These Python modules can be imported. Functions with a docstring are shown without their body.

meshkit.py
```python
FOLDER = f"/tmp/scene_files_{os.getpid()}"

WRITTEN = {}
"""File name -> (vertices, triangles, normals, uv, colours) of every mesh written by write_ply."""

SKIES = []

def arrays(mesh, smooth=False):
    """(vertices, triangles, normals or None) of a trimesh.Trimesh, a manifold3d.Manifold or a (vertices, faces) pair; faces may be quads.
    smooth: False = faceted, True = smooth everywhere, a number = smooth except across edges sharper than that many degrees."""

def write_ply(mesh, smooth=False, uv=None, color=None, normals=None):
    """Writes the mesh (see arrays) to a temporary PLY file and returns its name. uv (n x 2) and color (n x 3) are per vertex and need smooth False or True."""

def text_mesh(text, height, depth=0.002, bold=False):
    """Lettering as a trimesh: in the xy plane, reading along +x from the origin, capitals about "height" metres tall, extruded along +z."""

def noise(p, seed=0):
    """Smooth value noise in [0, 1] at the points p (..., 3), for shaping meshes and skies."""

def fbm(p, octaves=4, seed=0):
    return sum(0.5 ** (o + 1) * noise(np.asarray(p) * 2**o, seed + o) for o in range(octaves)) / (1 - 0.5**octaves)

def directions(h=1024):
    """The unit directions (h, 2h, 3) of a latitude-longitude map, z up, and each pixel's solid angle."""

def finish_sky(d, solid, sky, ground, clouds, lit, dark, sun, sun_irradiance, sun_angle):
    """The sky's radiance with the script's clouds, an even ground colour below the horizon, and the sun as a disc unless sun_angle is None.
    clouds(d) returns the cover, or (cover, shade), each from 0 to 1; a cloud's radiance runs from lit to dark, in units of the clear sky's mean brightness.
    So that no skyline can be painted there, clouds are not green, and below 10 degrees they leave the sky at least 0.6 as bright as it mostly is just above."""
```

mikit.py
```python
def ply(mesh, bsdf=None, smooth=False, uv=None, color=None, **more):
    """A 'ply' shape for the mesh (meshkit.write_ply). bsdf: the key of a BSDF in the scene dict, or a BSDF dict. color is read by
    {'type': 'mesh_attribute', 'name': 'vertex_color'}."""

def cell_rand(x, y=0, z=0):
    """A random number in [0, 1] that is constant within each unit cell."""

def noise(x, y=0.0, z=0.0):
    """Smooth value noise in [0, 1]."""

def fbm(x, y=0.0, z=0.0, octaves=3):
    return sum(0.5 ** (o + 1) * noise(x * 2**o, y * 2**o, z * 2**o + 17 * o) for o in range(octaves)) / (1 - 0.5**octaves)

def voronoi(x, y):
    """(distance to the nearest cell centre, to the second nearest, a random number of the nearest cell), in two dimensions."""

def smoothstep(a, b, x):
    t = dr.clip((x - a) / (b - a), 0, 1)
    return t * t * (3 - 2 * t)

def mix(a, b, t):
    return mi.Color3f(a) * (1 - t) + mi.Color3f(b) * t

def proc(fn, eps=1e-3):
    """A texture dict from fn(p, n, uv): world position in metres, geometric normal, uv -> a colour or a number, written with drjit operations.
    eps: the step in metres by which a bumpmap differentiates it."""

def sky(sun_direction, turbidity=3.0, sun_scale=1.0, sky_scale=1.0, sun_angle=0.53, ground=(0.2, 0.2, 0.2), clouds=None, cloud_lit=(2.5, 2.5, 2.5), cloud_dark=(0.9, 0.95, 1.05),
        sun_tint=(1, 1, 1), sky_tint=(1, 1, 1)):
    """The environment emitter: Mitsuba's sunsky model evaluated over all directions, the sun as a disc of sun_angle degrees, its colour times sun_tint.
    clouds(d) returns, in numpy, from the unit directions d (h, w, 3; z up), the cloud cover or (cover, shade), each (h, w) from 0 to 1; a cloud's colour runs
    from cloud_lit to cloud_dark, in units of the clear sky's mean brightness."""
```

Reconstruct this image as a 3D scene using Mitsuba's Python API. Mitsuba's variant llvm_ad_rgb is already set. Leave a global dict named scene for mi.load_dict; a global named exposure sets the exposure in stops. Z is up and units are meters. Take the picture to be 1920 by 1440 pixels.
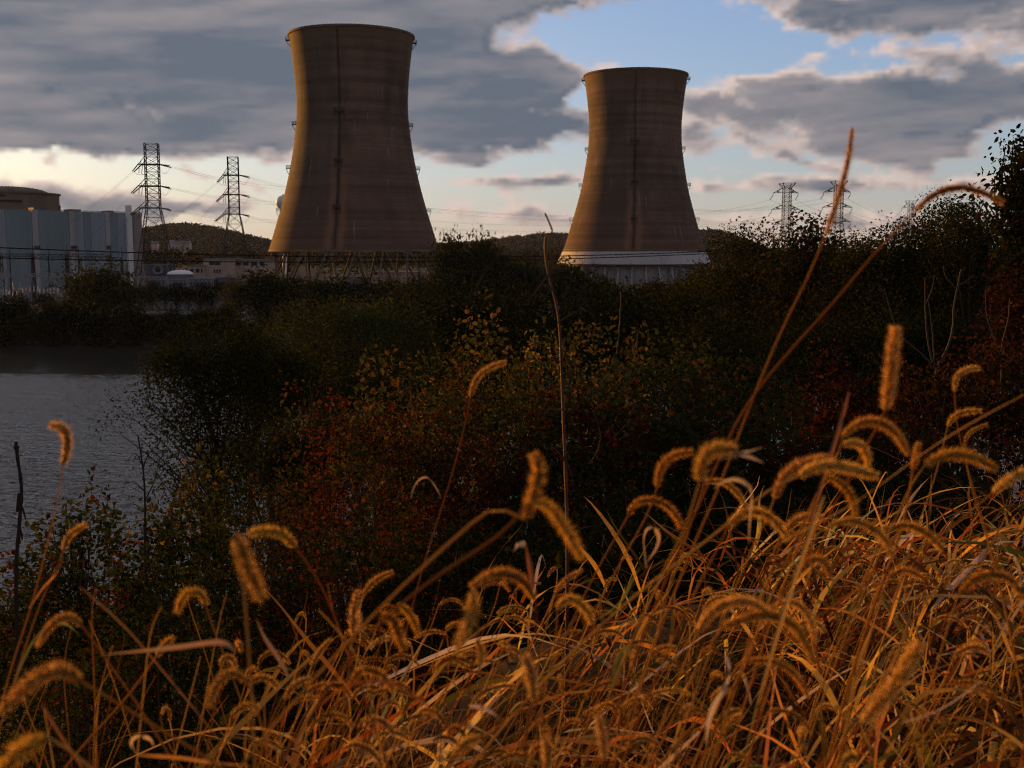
import math
import numpy as np, trimesh
import drjit as dr
import mitsuba as mi
import mikit, meshkit
from mikit import proc, noise, fbm, smoothstep, mix

T = mi.ScalarTransform4f
scene, labels, used = {}, {}, set()

# ------------------------------------------------------------------ camera, sky, exposure
EYE = np.array([0.0, 0.0, 21.0])
PITCH = math.radians(6.6)
FPX, CX, CY = 2160.0, 960.0, 720.0
FWD = np.array([0, math.cos(PITCH), -math.sin(PITCH)])
UPV = np.array([0, math.sin(PITCH), math.cos(PITCH)])
scene['camera'] = {
    'type': 'thinlens', 'fov': math.degrees(2 * math.atan(960 / FPX)), 'fov_axis': 'x',
    'aperture_radius': 0.0033, 'focus_distance': 11.0, 'near_clip': 0.05, 'far_clip': 20000.0,
    'to_world': T().look_at(origin=EYE.tolist(), target=(EYE + FWD).tolist(), up=[0, 0, 1]),
}
exposure = 2.3
SUN_AZ, SUN_EL = math.radians(-49), math.radians(6.0)
SUN = [math.cos(SUN_EL) * math.sin(SUN_AZ), math.cos(SUN_EL) * math.cos(SUN_AZ), math.sin(SUN_EL)]


def P(px, py, Y):
    """World point on the ray of pixel (px, py) at world y = Y."""
    d = FWD + np.array([(px - CX) / FPX, 0, 0]) + (CY - py) / FPX * UPV
    return EYE + d * (Y / d[1])


def PX(px, Y):
    return P(px, 480, Y)[0]


def angles(px, py):
    d = FWD + np.array([(px - CX) / FPX, 0, 0]) + (CY - py) / FPX * UPV
    d /= np.linalg.norm(d)
    return math.degrees(math.atan2(d[0], d[1])), math.degrees(math.asin(d[2]))


def sstep(a, b, x):
    t = np.clip((x - a) / (b - a), 0, 1)
    return t * t * (3 - 2 * t)


# cloud masses: image-like position is only a way to write down azimuth and elevation in degrees
CLOUDS = [  # px, py, half-width px, half-height px, weight
    (150, 100, 640, 160, 1.0), (560, 90, 340, 170, .9), (-200, 60, 500, 175, 1.0), (400, 215, 480, 46, .36),
    (880, 175, 150, 75, .52), (1040, 130, 150, 42, .46), (830, 25, 110, 60, .46), (960, 245, 170, 34, .40), (850, 225, 60, 50, .4),
    (1065, 5, 110, 30, .55), (1450, 8, 130, 30, .36), (1700, 35, 280, 56, .40), (1640, 80, 150, 30, .26), (1900, 10, 220, 60, .40),
    (1420, 162, 180, 30, .50), (1700, 180, 360, 52, .54), (1560, 228, 300, 34, .36), (1900, 150, 240, 50, .40), (1480, 275, 220, 24, .30),
    (1720, 300, 260, 32, .38), (1520, 348, 260, 14, .34), (1800, 348, 200, 14, .32), (1990, 265, 120, 60, -.45),
    (80, 368, 190, 24, .46), (240, 388, 130, 15, .36), (880, 301, 66, 12, .56), (970, 340, 140, 9, .56), (900, 408, 180, 14, .38), (1560, 412, 330, 16, .34),
    (420, 388, 110, 10, .38), (500, 300, 40, 10, .2), (1090, 85, 70, 40, -.3), (1200, 60, 200, 70, -.62), (1380, 85, 200, 50, -.55), (1600, 122, 300, 12, -.10), (1720, 240, 360, 44, .26), (1420, 215, 130, 40, .2), (940, 78, 40, 30, -.55),
    (300, 310, 560, 30, -.50), (1150, 330, 200, 50, -.20), (1400, 235, 60, 16, -.30), (1700, 70, 200, 14, -.30), (1640, 255, 200, 14, -.2),
]


def cloud_field(az, el):
    p = np.stack([az * 0.15, el * 0.5, np.zeros_like(az)], -1)
    w = meshkit.fbm(p * 1.3 + 7.1, 3, 5) - 0.5
    u, v = az + w * 3.6, el + 0.06 * az + w * 1.5
    n = 0.38 * meshkit.fbm(np.stack([u * 0.15, v * 0.55, 0 * u + 3.7], -1), 5, 2)
    m = meshkit.fbm(np.stack([u * 0.80, v * 1.45 + 40, 0 * u + 9.7], -1), 6, 9)
    n = n + 0.62 * m
    near = np.zeros_like(az)
    for px, py, sx, sy, wt in CLOUDS:
        a, e = angles(px, py)
        r2 = ((az - a) * 37.7 / sx) ** 2 + ((el - e) * 37.7 / sy) ** 2
        near += wt * np.exp(-0.9 * r2 ** 1.2)
    near = np.minimum(near, 1.05)
    inframe = 1 / (1 + np.exp((np.abs(az) - 30) / 2.5)) / (1 + np.exp((el - 12.5) / 1.0))
    return (n - 0.5) * 2.6 - 0.16 + near + (1 - inframe) * 0.62  # unseen sky outside the frame gets extra cloud, added to dim its light


def clouds(d):
    az, el = np.degrees(np.arctan2(d[..., 0], d[..., 1])), np.degrees(np.arcsin(np.clip(d[..., 2], -1, 1)))
    f = cloud_field(az, el)
    g = cloud_field(az - 0.7, el + 0.30)       # a step towards the light
    cover = sstep(-0.06, 0.27, f) * 0.98
    tex = meshkit.fbm(np.stack([az * 0.11, el * 0.7 - az * 0.04, 0 * az + 4], -1), 6, 4)
    fine = meshkit.fbm(np.stack([az * 0.26 + 3, el * 2.0 - az * 0.16, 0 * az + 8], -1), 6, 14)
    thick = sstep(0.10, 0.50, f)               # thin parts glow, thick parts are grey
    slope = np.clip((f - g) * 1.3, -0.4, 0.5)  # sides facing the low sun are lit
    shade = np.clip(0.15 + 0.72 * thick - 0.85 * slope * (1 - 0.96 * sstep(0.25, 0.60, f)) + 0.55 * (tex - 0.5) + 0.42 * (fine - 0.5) * thick, 0, 1)
    veil = 0.72 * np.exp(-np.maximum(el, 0) / 2.3) * (1 - cover)      # thin warm air near the horizon
    c2 = cover + veil
    shade = np.where(c2 > 0, (cover * shade + veil * 0.12) / np.maximum(c2, 1e-6), 0)
    return c2, shade


scene['sky_light'] = mikit.sky(SUN, turbidity=3.0, sun_scale=1.75, sky_scale=1.0, sun_angle=1.2, clouds=clouds,
                               cloud_lit=(2.7, 2.14, 1.92), cloud_dark=(0.455, 0.545, 0.71),
                               sky_tint=(1.05, 1.29, 2.14), sun_tint=(1.0, 0.87, 0.66), ground=(0.05, 0.05, 0.04))


# ------------------------------------------------------------------ helpers
def fresh(key):
    if key not in used:
        used.add(key)
        return key
    n = 1
    while f'{key}_{n:03d}' in used:
        n += 1
    used.add(f'{key}_{n:03d}')
    return f'{key}_{n:03d}'


def put(key, vf, bsdf, color=None, smooth=False):
    key = fresh(key)
    scene[key] = mikit.ply(vf, bsdf, smooth=smooth, color=color)
    return key


def lab(key, label=None, cat=None, group=None, kind=None):
    d = {}
    if label: d['label'] = label
    if cat: d['category'] = cat
    if group: d['group'] = group
    if kind: d['kind'] = kind
    labels[key] = d
    return key


def thing(name, label, cat, group=None):
    return lab(fresh(name), label, cat, group)


def cat(parts):
    parts = [p for p in parts if p is not None and len(p[0])]
    vs, fs, n = [], [], 0
    for p in parts:
        vs.append(np.asarray(p[0], float)); fs.append(np.asarray(p[1], int) + n); n += len(p[0])
    return np.vstack(vs), np.vstack(fs)


def unit(a):
    return a / np.maximum(np.linalg.norm(a, axis=-1, keepdims=True), 1e-12)


def tube(p, r, s=6, cap=True):
    p = np.asarray(p, float)
    n = len(p)
    r = np.broadcast_to(np.asarray(r, float), (n,))
    t = unit(np.gradient(p, axis=0))
    ref = np.array([0, 0, 1.0]) if abs(t[:, 2]).mean() < 0.8 else np.array([1.0, 0, 0])
    a = unit(np.cross(t, ref)); b = np.cross(t, a)
    ang = np.arange(s) * 2 * np.pi / s
    v = p[:, None] + r[:, None, None] * (np.cos(ang)[None, :, None] * a[:, None] + np.sin(ang)[None, :, None] * b[:, None])
    i, j = np.meshgrid(np.arange(n - 1), np.arange(s), indexing='ij')
    q = np.stack([i * s + j, i * s + (j + 1) % s, (i + 1) * s + (j + 1) % s, (i + 1) * s + j], -1).reshape(-1, 4)
    f = np.vstack([q[:, [0, 2, 1]], q[:, [0, 3, 2]]])
    v = v.reshape(-1, 3)
    if cap:
        k = np.arange(1, s - 1)
        e = (n - 1) * s
        f = np.vstack([f, np.stack([0 * k, k, k + 1], 1), np.stack([e + 0 * k, e + k + 1, e + k], 1)])
    return v, f


def bars(segs, w):
    """Square prisms along many segments (n, 2, 3)."""
    s = np.asarray(segs, float)
    w = np.broadcast_to(np.asarray(w, float), (len(s),))[:, None] / 2
    t = unit(s[:, 1] - s[:, 0])
    ref = np.where(np.abs(t[:, 2:]) < 0.9, [[0, 0, 1.0]], [[1.0, 0, 0]])
    a = unit(np.cross(t, ref)); b = np.cross(t, a)
    c = [a + b, a - b, -a - b, b - a]
    v = np.stack([s[:, 0] + x * w for x in c] + [s[:, 1] + x * w for x in c], 1)
    q = np.array([[0, 1, 5, 4], [1, 2, 6, 5], [2, 3, 7, 6], [3, 0, 4, 7], [0, 3, 2, 1], [4, 5, 6, 7]])
    f = np.vstack([q[:, [0, 1, 2]], q[:, [0, 2, 3]]])
    f = (f[None] + (np.arange(len(s)) * 8)[:, None, None]).reshape(-1, 3)
    return v.reshape(-1, 3), f


def box(x0, x1, y0, y1, z0, z1):
    m = trimesh.creation.box(bounds=[[x0, y0, z0], [x1, y1, z1]])
    return np.array(m.vertices), np.array(m.faces)


def obox(o, ux, L, D, z0, z1, off=0.0, d0=0.0):
    """Box standing on a wall line: from o + ux*off along ux by L, from depth d0 to d0 + D away from the camera side."""
    ux = np.asarray(ux, float); n = np.array([-ux[1], ux[0], 0.0])
    v, f = box(0, 1, 0, 1, 0, 1)
    w = np.array([o[0], o[1], 0]) + ux * (off + v[:, :1] * L) + n * (d0 + v[:, 1:2] * D)
    w[:, 2] = z0 + v[:, 2] * (z1 - z0)
    return w, f


def revolve(prof, c, n=96, t0=0.0, t1=2 * np.pi):
    """Open or closed profile [(r, z)] turned about the vertical through c."""
    prof = np.asarray(prof, float)
    full = abs(t1 - t0 - 2 * np.pi) < 1e-6
    th = np.linspace(t0, t1, n + 1)[:-1] if full else np.linspace(t0, t1, n + 1)
    m, k = len(th), len(prof)
    v = np.stack([c[0] + prof[:, 0][None] * np.cos(th)[:, None], c[1] + prof[:, 0][None] * np.sin(th)[:, None], np.broadcast_to(prof[:, 1], (m, k))], -1).reshape(-1, 3)
    i, j = np.meshgrid(np.arange(m if full else m - 1), np.arange(k - 1), indexing='ij')
    i2 = (i + 1) % m
    q = np.stack([i * k + j, i2 * k + j, i2 * k + j + 1, i * k + j + 1], -1).reshape(-1, 4)
    return v, np.vstack([q[:, [0, 1, 2]], q[:, [0, 2, 3]]])


def spline(pts, n):
    p = np.asarray(pts, float)
    p = p[np.r_[True, np.linalg.norm(np.diff(p, axis=0), axis=1) > 1e-6]]
    if len(p) < 3:
        t = np.linspace(0, 1, n)[:, None]
        return p[0] * (1 - t) + p[-1] * t
    from scipy.interpolate import CubicSpline
    s = np.r_[0, np.cumsum(np.linalg.norm(np.diff(p, axis=0), axis=1) ** 0.5)]
    return CubicSpline(s, p, bc_type='natural')(np.linspace(0, s[-1], n))


# ------------------------------------------------------------------ materials
def diffuse(col):
    return {'type': 'twosided', 'b': {'type': 'diffuse', 'reflectance': {'type': 'rgb', 'value': list(col)}}}


def princ(col, rough=0.6, metal=0.0, spec=0.4):
    c = col if isinstance(col, dict) else {'type': 'rgb', 'value': list(col)}
    return {'type': 'twosided', 'b': {'type': 'principled', 'base_color': c, 'roughness': rough, 'metallic': metal, 'specular': spec}}


VC = {'type': 'mesh_attribute', 'name': 'vertex_color'}
scene['mat_leaf'] = {'type': 'principledthin', 'base_color': VC, 'roughness': 0.30, 'diff_trans': 0.7, 'spec_trans': 0.0, 'eta': 1.4}
scene['mat_grass'] = {'type': 'principledthin', 'base_color': VC, 'roughness': 0.40, 'diff_trans': 0.8, 'spec_trans': 0.0, 'eta': 1.4}
scene['mat_vcol'] = {'type': 'twosided', 'b': {'type': 'diffuse', 'reflectance': VC}}
scene['mat_bark'] = diffuse((0.055, 0.042, 0.032))
scene['mat_twig'] = diffuse((0.17, 0.105, 0.07))
scene['mat_steel_dark'] = princ((0.025, 0.024, 0.024), 0.7, 0, 0.25)
scene['mat_steel_pale'] = princ((0.17, 0.185, 0.22), 0.6)
scene['mat_black'] = diffuse((0.012, 0.012, 0.013))
scene['mat_wire'] = diffuse((0.06, 0.06, 0.06))
scene['mat_white_paint'] = princ((0.60, 0.61, 0.64), 0.5)
scene['mat_glass_dark'] = princ((0.02, 0.02, 0.025), 0.15)


def streaked(col, amt=0.25, sx=0.25, sz=0.03):
    c = mi.Color3f(*col)

    def fn(p, n, uv):
        k = fbm((p.x + p.y) * sx, p.z * sz, 3.3, 4)
        g = fbm(p.x * 1.7, p.y * 1.7, p.z * 1.7, 3)
        return c * (1.0 - amt + amt * 1.6 * k) * (0.9 + 0.2 * g)
    return proc(fn)


scene['mat_panel_white'] = princ(streaked((0.34, 0.34, 0.37), .35), 0.6)
scene['mat_panel_teal'] = princ(streaked((0.16, 0.235, 0.275), .35), 0.55)
scene['mat_panel_blue'] = princ(streaked((0.25, 0.31, 0.39), .35), 0.55)
scene['mat_panel_tan'] = princ(streaked((0.25, 0.225, 0.235), .4), 0.65)
scene['mat_beige'] = princ(streaked((0.36, 0.285, 0.235), 0.35), 0.7)
scene['mat_grey_wall'] = princ(streaked((0.105, 0.105, 0.135), 0.5), 0.7)
scene['mat_dark_wall'] = princ(streaked((0.06, 0.06, 0.075), 0.5), 0.8)
scene['mat_dome_dark'] = princ(streaked((0.09, 0.075, 0.065), 0.5, 0.3, 0.1), 0.8)
scene['mat_containment'] = princ(streaked((0.15, 0.12, 0.095), 0.5, 0.3, 0.05), 0.8)


def tower_concrete(cx, cy, th_ladder, zplat, seed):
    def fn(p, n, uv):
        th = dr.atan2(p.x - cx, -(p.y - cy))
        a, z = th * 31.0, p.z
        big = fbm(a * 0.035 + seed, z * 0.022, 1.7, 4)
        mid = fbm(a * 0.16, z * 0.10 + seed, 5.1, 4)
        band = fbm(z * 0.45, a * 0.012, seed, 3)
        lift = z / 1.53
        joint = 1 - smoothstep(0.0, 0.10, dr.abs(lift - dr.floor(lift) - 0.5))
        panel = mikit.cell_rand(dr.floor(lift + 0.5), dr.floor(a / 2.6), seed * 3)
        ring = mikit.cell_rand(dr.floor(lift + 0.5), 0, seed * 5)
        vst = fbm(a * 1.05, z * 0.018 + seed, 2.2, 3)
        vst2 = fbm(a * 0.42, z * 0.010, 8.2 + seed, 2)
        c = mix([0.064, 0.045, 0.038], [0.158, 0.099, 0.074], smoothstep(0.34, 0.66, big * .6 + mid * .4))
        c = mix(c, mi.Color3f(0.060, 0.056, 0.05), 0.75 * smoothstep(0.50, 0.78, vst2 * 0.6 + mid * 0.4))
        low = smoothstep(70.0, 22.0, z)
        c = mix(c, mi.Color3f(0.100, 0.055, 0.044), 0.65 * low)
        c *= 0.86 * (0.55 + 0.90 * band) * (0.86 + 0.28 * ring) * (0.93 + 0.14 * panel) * (1 - 0.25 * joint)
        c = mix(c, mi.Color3f(0.05, 0.045, 0.04), 0.6 * smoothstep(0.62, 0.80, vst) * smoothstep(0.35, 0.6, mid))
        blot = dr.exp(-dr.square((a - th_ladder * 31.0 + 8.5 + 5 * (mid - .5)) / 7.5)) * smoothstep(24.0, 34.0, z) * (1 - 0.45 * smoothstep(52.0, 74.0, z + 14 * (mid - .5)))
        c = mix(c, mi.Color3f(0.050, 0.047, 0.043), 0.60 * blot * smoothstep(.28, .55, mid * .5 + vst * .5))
        # pale lime runs
        cell = dr.floor(a / 1.15)
        r1, r2, r3 = mikit.cell_rand(cell, 11, seed), mikit.cell_rand(cell, 23, seed), mikit.cell_rand(cell, 31, seed)
        z1 = 32 + r2 * 66
        inx = 1 - smoothstep(0.08, 0.26, dr.abs(a / 1.15 - cell - 0.5))
        run = inx * smoothstep(z1 - 5 - 9 * r3, z1 - 2.5, z) * (1 - smoothstep(z1 - 0.4, z1, z)) * smoothstep(0.76, 0.82, r1)
        c = mix(c, mi.Color3f(0.50, 0.48, 0.45), 0.24 * run)
        # rusty wet stain under the ladder platforms
        d = dr.abs(a - th_ladder * 31.0 + (noise(z * 0.15) - 0.5) * 0.8)
        stain = 0.75 * dr.exp(-dr.square(d / 0.9)) * smoothstep(zplat + 1, zplat - 4, z)
        c = mix(c, mi.Color3f(0.035, 0.024, 0.02), 0.85 * stain)
        rusty = dr.exp(-dr.square((d - 2.2) / 1.6)) * smoothstep(zplat - 10, zplat - 40, z)
        c = mix(c, mi.Color3f(0.22, 0.11, 0.07), 0.6 * rusty)
        # dirt below the rim
        c = mix(c, mi.Color3f(0.13, 0.085, 0.045), 0.6 * smoothstep(106.0, 116.0, z + 6 * (vst - 0.5)))
        return c
    return princ(proc(fn), 0.85, 0, 0.2)


# ------------------------------------------------------------------ terrain, water
ISLAND = 3.5


def ridge(az):
    """Height above the plain of the far wooded hills, by azimuth in degrees."""
    h = 20 * (1 - sstep(10.0, 13.5, az) * (1 - sstep(28, 36, az))) + 0 * az
    for a, s, w in ((-15.3, 3.2, 42), (-21, 5, 18), (9.6, 2.2, 34), (2.0, 3.5, 24), (-34, 8, 40), (40, 10, 40)):
        h = h + w * np.exp(-((az - a) / s) ** 2)
    return h


def ground(x, y):
    x, y = np.asarray(x, float), np.asarray(y, float)
    yE = 4.9 + 2.2 * np.clip(x, -2.2, 0) + 0.5 * np.clip(x, 0, 4.0) + 0.10 * np.clip(x, 4, 60)
    s = y - yE
    top = 19.40 - 0.06 * np.clip(y, 0, 8) + 0.05 * np.sin(x * 2.1 + y) + 0.05 * np.clip(x, -2, 2)
    sc = np.clip(s, 0, None)
    bank = top - 1.7 * sstep(0, 3.2, sc) - 0.275 * np.clip(sc - 1, 0, None)
    p = np.stack([x * 0.25, y * 0.25, 0 * x], -1)
    bank = bank + 0.5 * (meshkit.fbm(p, 3, 3) - 0.5) * sstep(1, 6, sc)
    shore = 252 + 9 * (meshkit.noise(np.stack([x * 0.02, 0 * x, 0 * x + 4], -1)) - 0.5)
    z = np.maximum(bank, -2.5)
    isl = -2.5 + (ISLAND + 2.5) * sstep(-3, 9, y - shore)
    z = np.where((y > 120), isl, z)
    r = np.hypot(x, y)
    az = np.degrees(np.arctan2(x, y))
    hill = ridge(az) * sstep(1500, 2700, r) * (0.9 + 0.25 * meshkit.fbm(np.stack([x / 500, y / 500, 0 * x], -1), 3, 8))
    z = np.where(y > 120, z + hill, z)
    back = np.clip(-y, 0, 4000)
    return np.where(y < 0, z + 0.01 * np.clip(back - 12, 0, 2500) , z)


def ground_fn(p, n, uv):
    g = fbm(p.x * 1.3, p.y * 1.3, 0.0, 4)
    soil = mix([0.010, 0.007, 0.005], [0.026, 0.017, 0.010], g)
    big = fbm(p.x * 0.03, p.y * 0.03, 2.0, 4)
    isl = mix([0.045, 0.04, 0.035], [0.09, 0.085, 0.085], big)
    far = mix([0.03, 0.032, 0.017], [0.055, 0.045, 0.02], big)
    c = mix(soil, isl, smoothstep(200.0, 256.0, p.y))
    return mix(c, far, smoothstep(800.0, 1300.0, p.y))


scene['mat_ground'] = princ(proc(ground_fn), 0.95, 0, 0.1)
rr = np.unique(np.r_[0.2, np.geomspace(0.4, 7000, 170), np.arange(236, 276, 1.5)])
aa = np.radians(np.unique(np.r_[np.arange(-180, -40, 3.0), np.arange(-40, 40, 0.6), np.arange(40, 180, 3.0)]))
R, A = np.meshgrid(rr, aa, indexing='ij')
GX, GY = R * np.sin(A), R * np.cos(A)
gv = np.stack([GX, GY, ground(GX, GY)], -1).reshape(-1, 3)
ni, nj = len(rr), len(aa)
i, j = np.meshgrid(np.arange(ni - 1), np.arange(nj), indexing='ij')
j2 = (j + 1) % nj
q = np.stack([i * nj + j, i * nj + j2, (i + 1) * nj + j2, (i + 1) * nj + j], -1).reshape(-1, 4)
gf = np.vstack([q[:, [0, 2, 1]], q[:, [0, 3, 2]]])
lab(put('ground', (gv, gf), 'mat_ground', smooth=True), 'dark river bank, flat island and far ground', kind='structure')


def water_bump(p, n, uv):
    a = fbm(p.x * 0.85 + 0.3 * p.y, p.y * 0.95, 0.0, 3)
    b = fbm(p.x * 2.1, p.y * 4.2 + 0.4 * p.x, 5.0, 2)
    gust = fbm(p.x * 0.02, p.y * 0.05, 9.0, 3)
    calm = 0.10 + (0.75 + 0.5 * gust) * smoothstep(203.0, 188.0, p.y + 22 * (gust - 0.5))
    c = fbm(p.x * 0.16 + 0.1 * p.y, p.y * 0.55, 2.0, 2)
    return (0.16 * c + 0.36 * a + 0.06 * b) * calm


scene['mat_water'] = {'type': 'twosided', 'b': {'type': 'bumpmap', 'arbitrary': proc(water_bump, eps=0.03), 'scale': 1.0,
                      'b': {'type': 'principled', 'base_color': {'type': 'rgb', 'value': [0.018, 0.021, 0.021]}, 'roughness': 0.11, 'specular': 1.0}}}
wx = np.linspace(-900, 900, 40); wy = np.r_[np.linspace(30, 262, 40)]
X, Yy = np.meshgrid(wx, wy, indexing='ij')
wv = np.stack([X, Yy, 0 * X], -1).reshape(-1, 3)
i, j = np.meshgrid(np.arange(39), np.arange(39), indexing='ij')
q = np.stack([i * 40 + j, (i + 1) * 40 + j, (i + 1) * 40 + j + 1, i * 40 + j + 1], -1).reshape(-1, 4)
lab(put('river_water', (wv, np.vstack([q[:, [0, 1, 2]], q[:, [0, 2, 3]]])), 'mat_water'), 'grey rippled river channel below the bank', kind='structure')


# ------------------------------------------------------------------ cooling towers
def cooling_tower(cxp, Y, prof_px, ladder_px, plat_py, side_py, label, seed, apron):
    c = np.array([PX(cxp, Y), Y])
    prof = []
    for py, w in prof_px:
        pt = P(cxp, py, Y)
        depth = np.dot(pt - EYE, FWD)
        prof.append((w / 2 / FPX * depth, pt[2]))
    prof = np.array(prof[::-1])                        # bottom to top
    from scipy.interpolate import PchipInterpolator
    rad = PchipInterpolator(prof[:, 1], prof[:, 0])
    z0, z1 = prof[0, 1], prof[-1, 1]
    key = thing('cooling_tower', label, 'cooling tower')
    # ladder azimuth: angle measured as in the material, 0 towards -y
    zl = P(cxp, plat_py[0], Y)[2]
    off = (ladder_px - cxp) / FPX * Y / float(rad(zl))
    toward = math.atan2(-c[0], c[1])                   # direction to the camera, in the same measure (0 = -y, + = +x)
    th_l = toward + math.asin(off)
    mname = f'mat_tower_{seed}'
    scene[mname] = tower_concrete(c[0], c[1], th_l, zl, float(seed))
    zz = np.linspace(z0, z1 - 1.1, 110)
    outer = np.stack([rad(zz), zz], 1)
    inner = np.stack([rad(zz) - 0.7, zz], 1)[::-1]
    v, f = revolve(np.vstack([outer, inner, outer[:1]]), c, 240)
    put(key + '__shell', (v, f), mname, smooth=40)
    rt = float(rad(z1 - 1.1))
    scene.setdefault('mat_rim', princ(streaked((0.14, 0.105, 0.07), 0.5, 0.2, 0.2), 0.85))
    rim = [(rt + .02, z1 - 1.09), (rt + .55, z1 - 0.9), (rt + .6, z1 - .1), (rt + .5, z1), (rt - .9, z1), (rt - 1.0, z1 - .1), (rt - 1.0, z1 - 1.09), (rt + .02, z1 - 1.09)]
    put(key + '__rim', revolve(rim, c, 240), 'mat_rim', smooth=40)
    rb = float(rad(z0))
    put(key + '__ring_beam', revolve([(rb - 1.0, z0 - .9), (rb + .35, z0 - .9), (rb + .4, z0 - .01), (rb - 1.0, z0 - .01), (rb - 1.0, z0 - .9)], c, 160), 'mat_rim', smooth=40)

    def on(th, z, out=0.0):
        r = float(rad(z)) + out
        return np.array([c[0] + r * math.sin(th), c[1] - r * math.cos(th), z])
    # ladder and its platforms
    zs = np.linspace(z0 + 1, z1 - 1.5, 60)
    segs = []
    for s in (-.35, .35):
        pts = [on(th_l, z, .35) + np.array([math.cos(th_l), math.sin(th_l), 0]) * s for z in zs]
        segs += [(a, b) for a, b in zip(pts[:-1], pts[1:])]
    for z in np.arange(z0 + 1, z1 - 2, 1.2):
        a = on(th_l, z, .35); d = np.array([math.cos(th_l), math.sin(th_l), 0]) * .35
        segs.append((a - d, a + d))
    put(key + '__ladder', bars(segs, 0.16), 'mat_steel_dark')

    def platform(th, z, big=1.0):
        o = on(th, z, 0.0)
        rad_d = np.array([math.sin(th), -math.cos(th), 0]); tan = np.array([math.cos(th), math.sin(th), 0])
        w, dpt = 1.9 * big, 2.1 * big
        cs = [o - tan * w - rad_d * .3, o + tan * w - rad_d * .3, o + tan * w + rad_d * dpt, o - tan * w + rad_d * dpt]
        dk = np.array(cs + [x + [0, 0, .22] for x in cs])
        fq = np.array([[0, 3, 2, 1], [4, 5, 6, 7], [0, 1, 5, 4], [1, 2, 6, 5], [2, 3, 7, 6], [3, 0, 4, 7]])
        deck = (dk, np.vstack([fq[:, [0, 1, 2]], fq[:, [0, 2, 3]]]))
        sg = []
        for k in range(4):
            sg.append((cs[k], cs[k] + np.array([0, 0, 1.35])))
        for h in (.75, 1.35):
            for a, b in ((1, 2), (2, 3), (3, 0)):
                sg.append((cs[a] + np.array([0, 0, h]), cs[b] + np.array([0, 0, h])))
        for k in (2, 3):
            sg.append((cs[k], on(th, z - 2.6, 0) + tan * w * (1 if k == 2 else -1)))
        put(key + '__platform', cat([deck, bars(sg, .16)]), 'mat_steel_dark')
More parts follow.
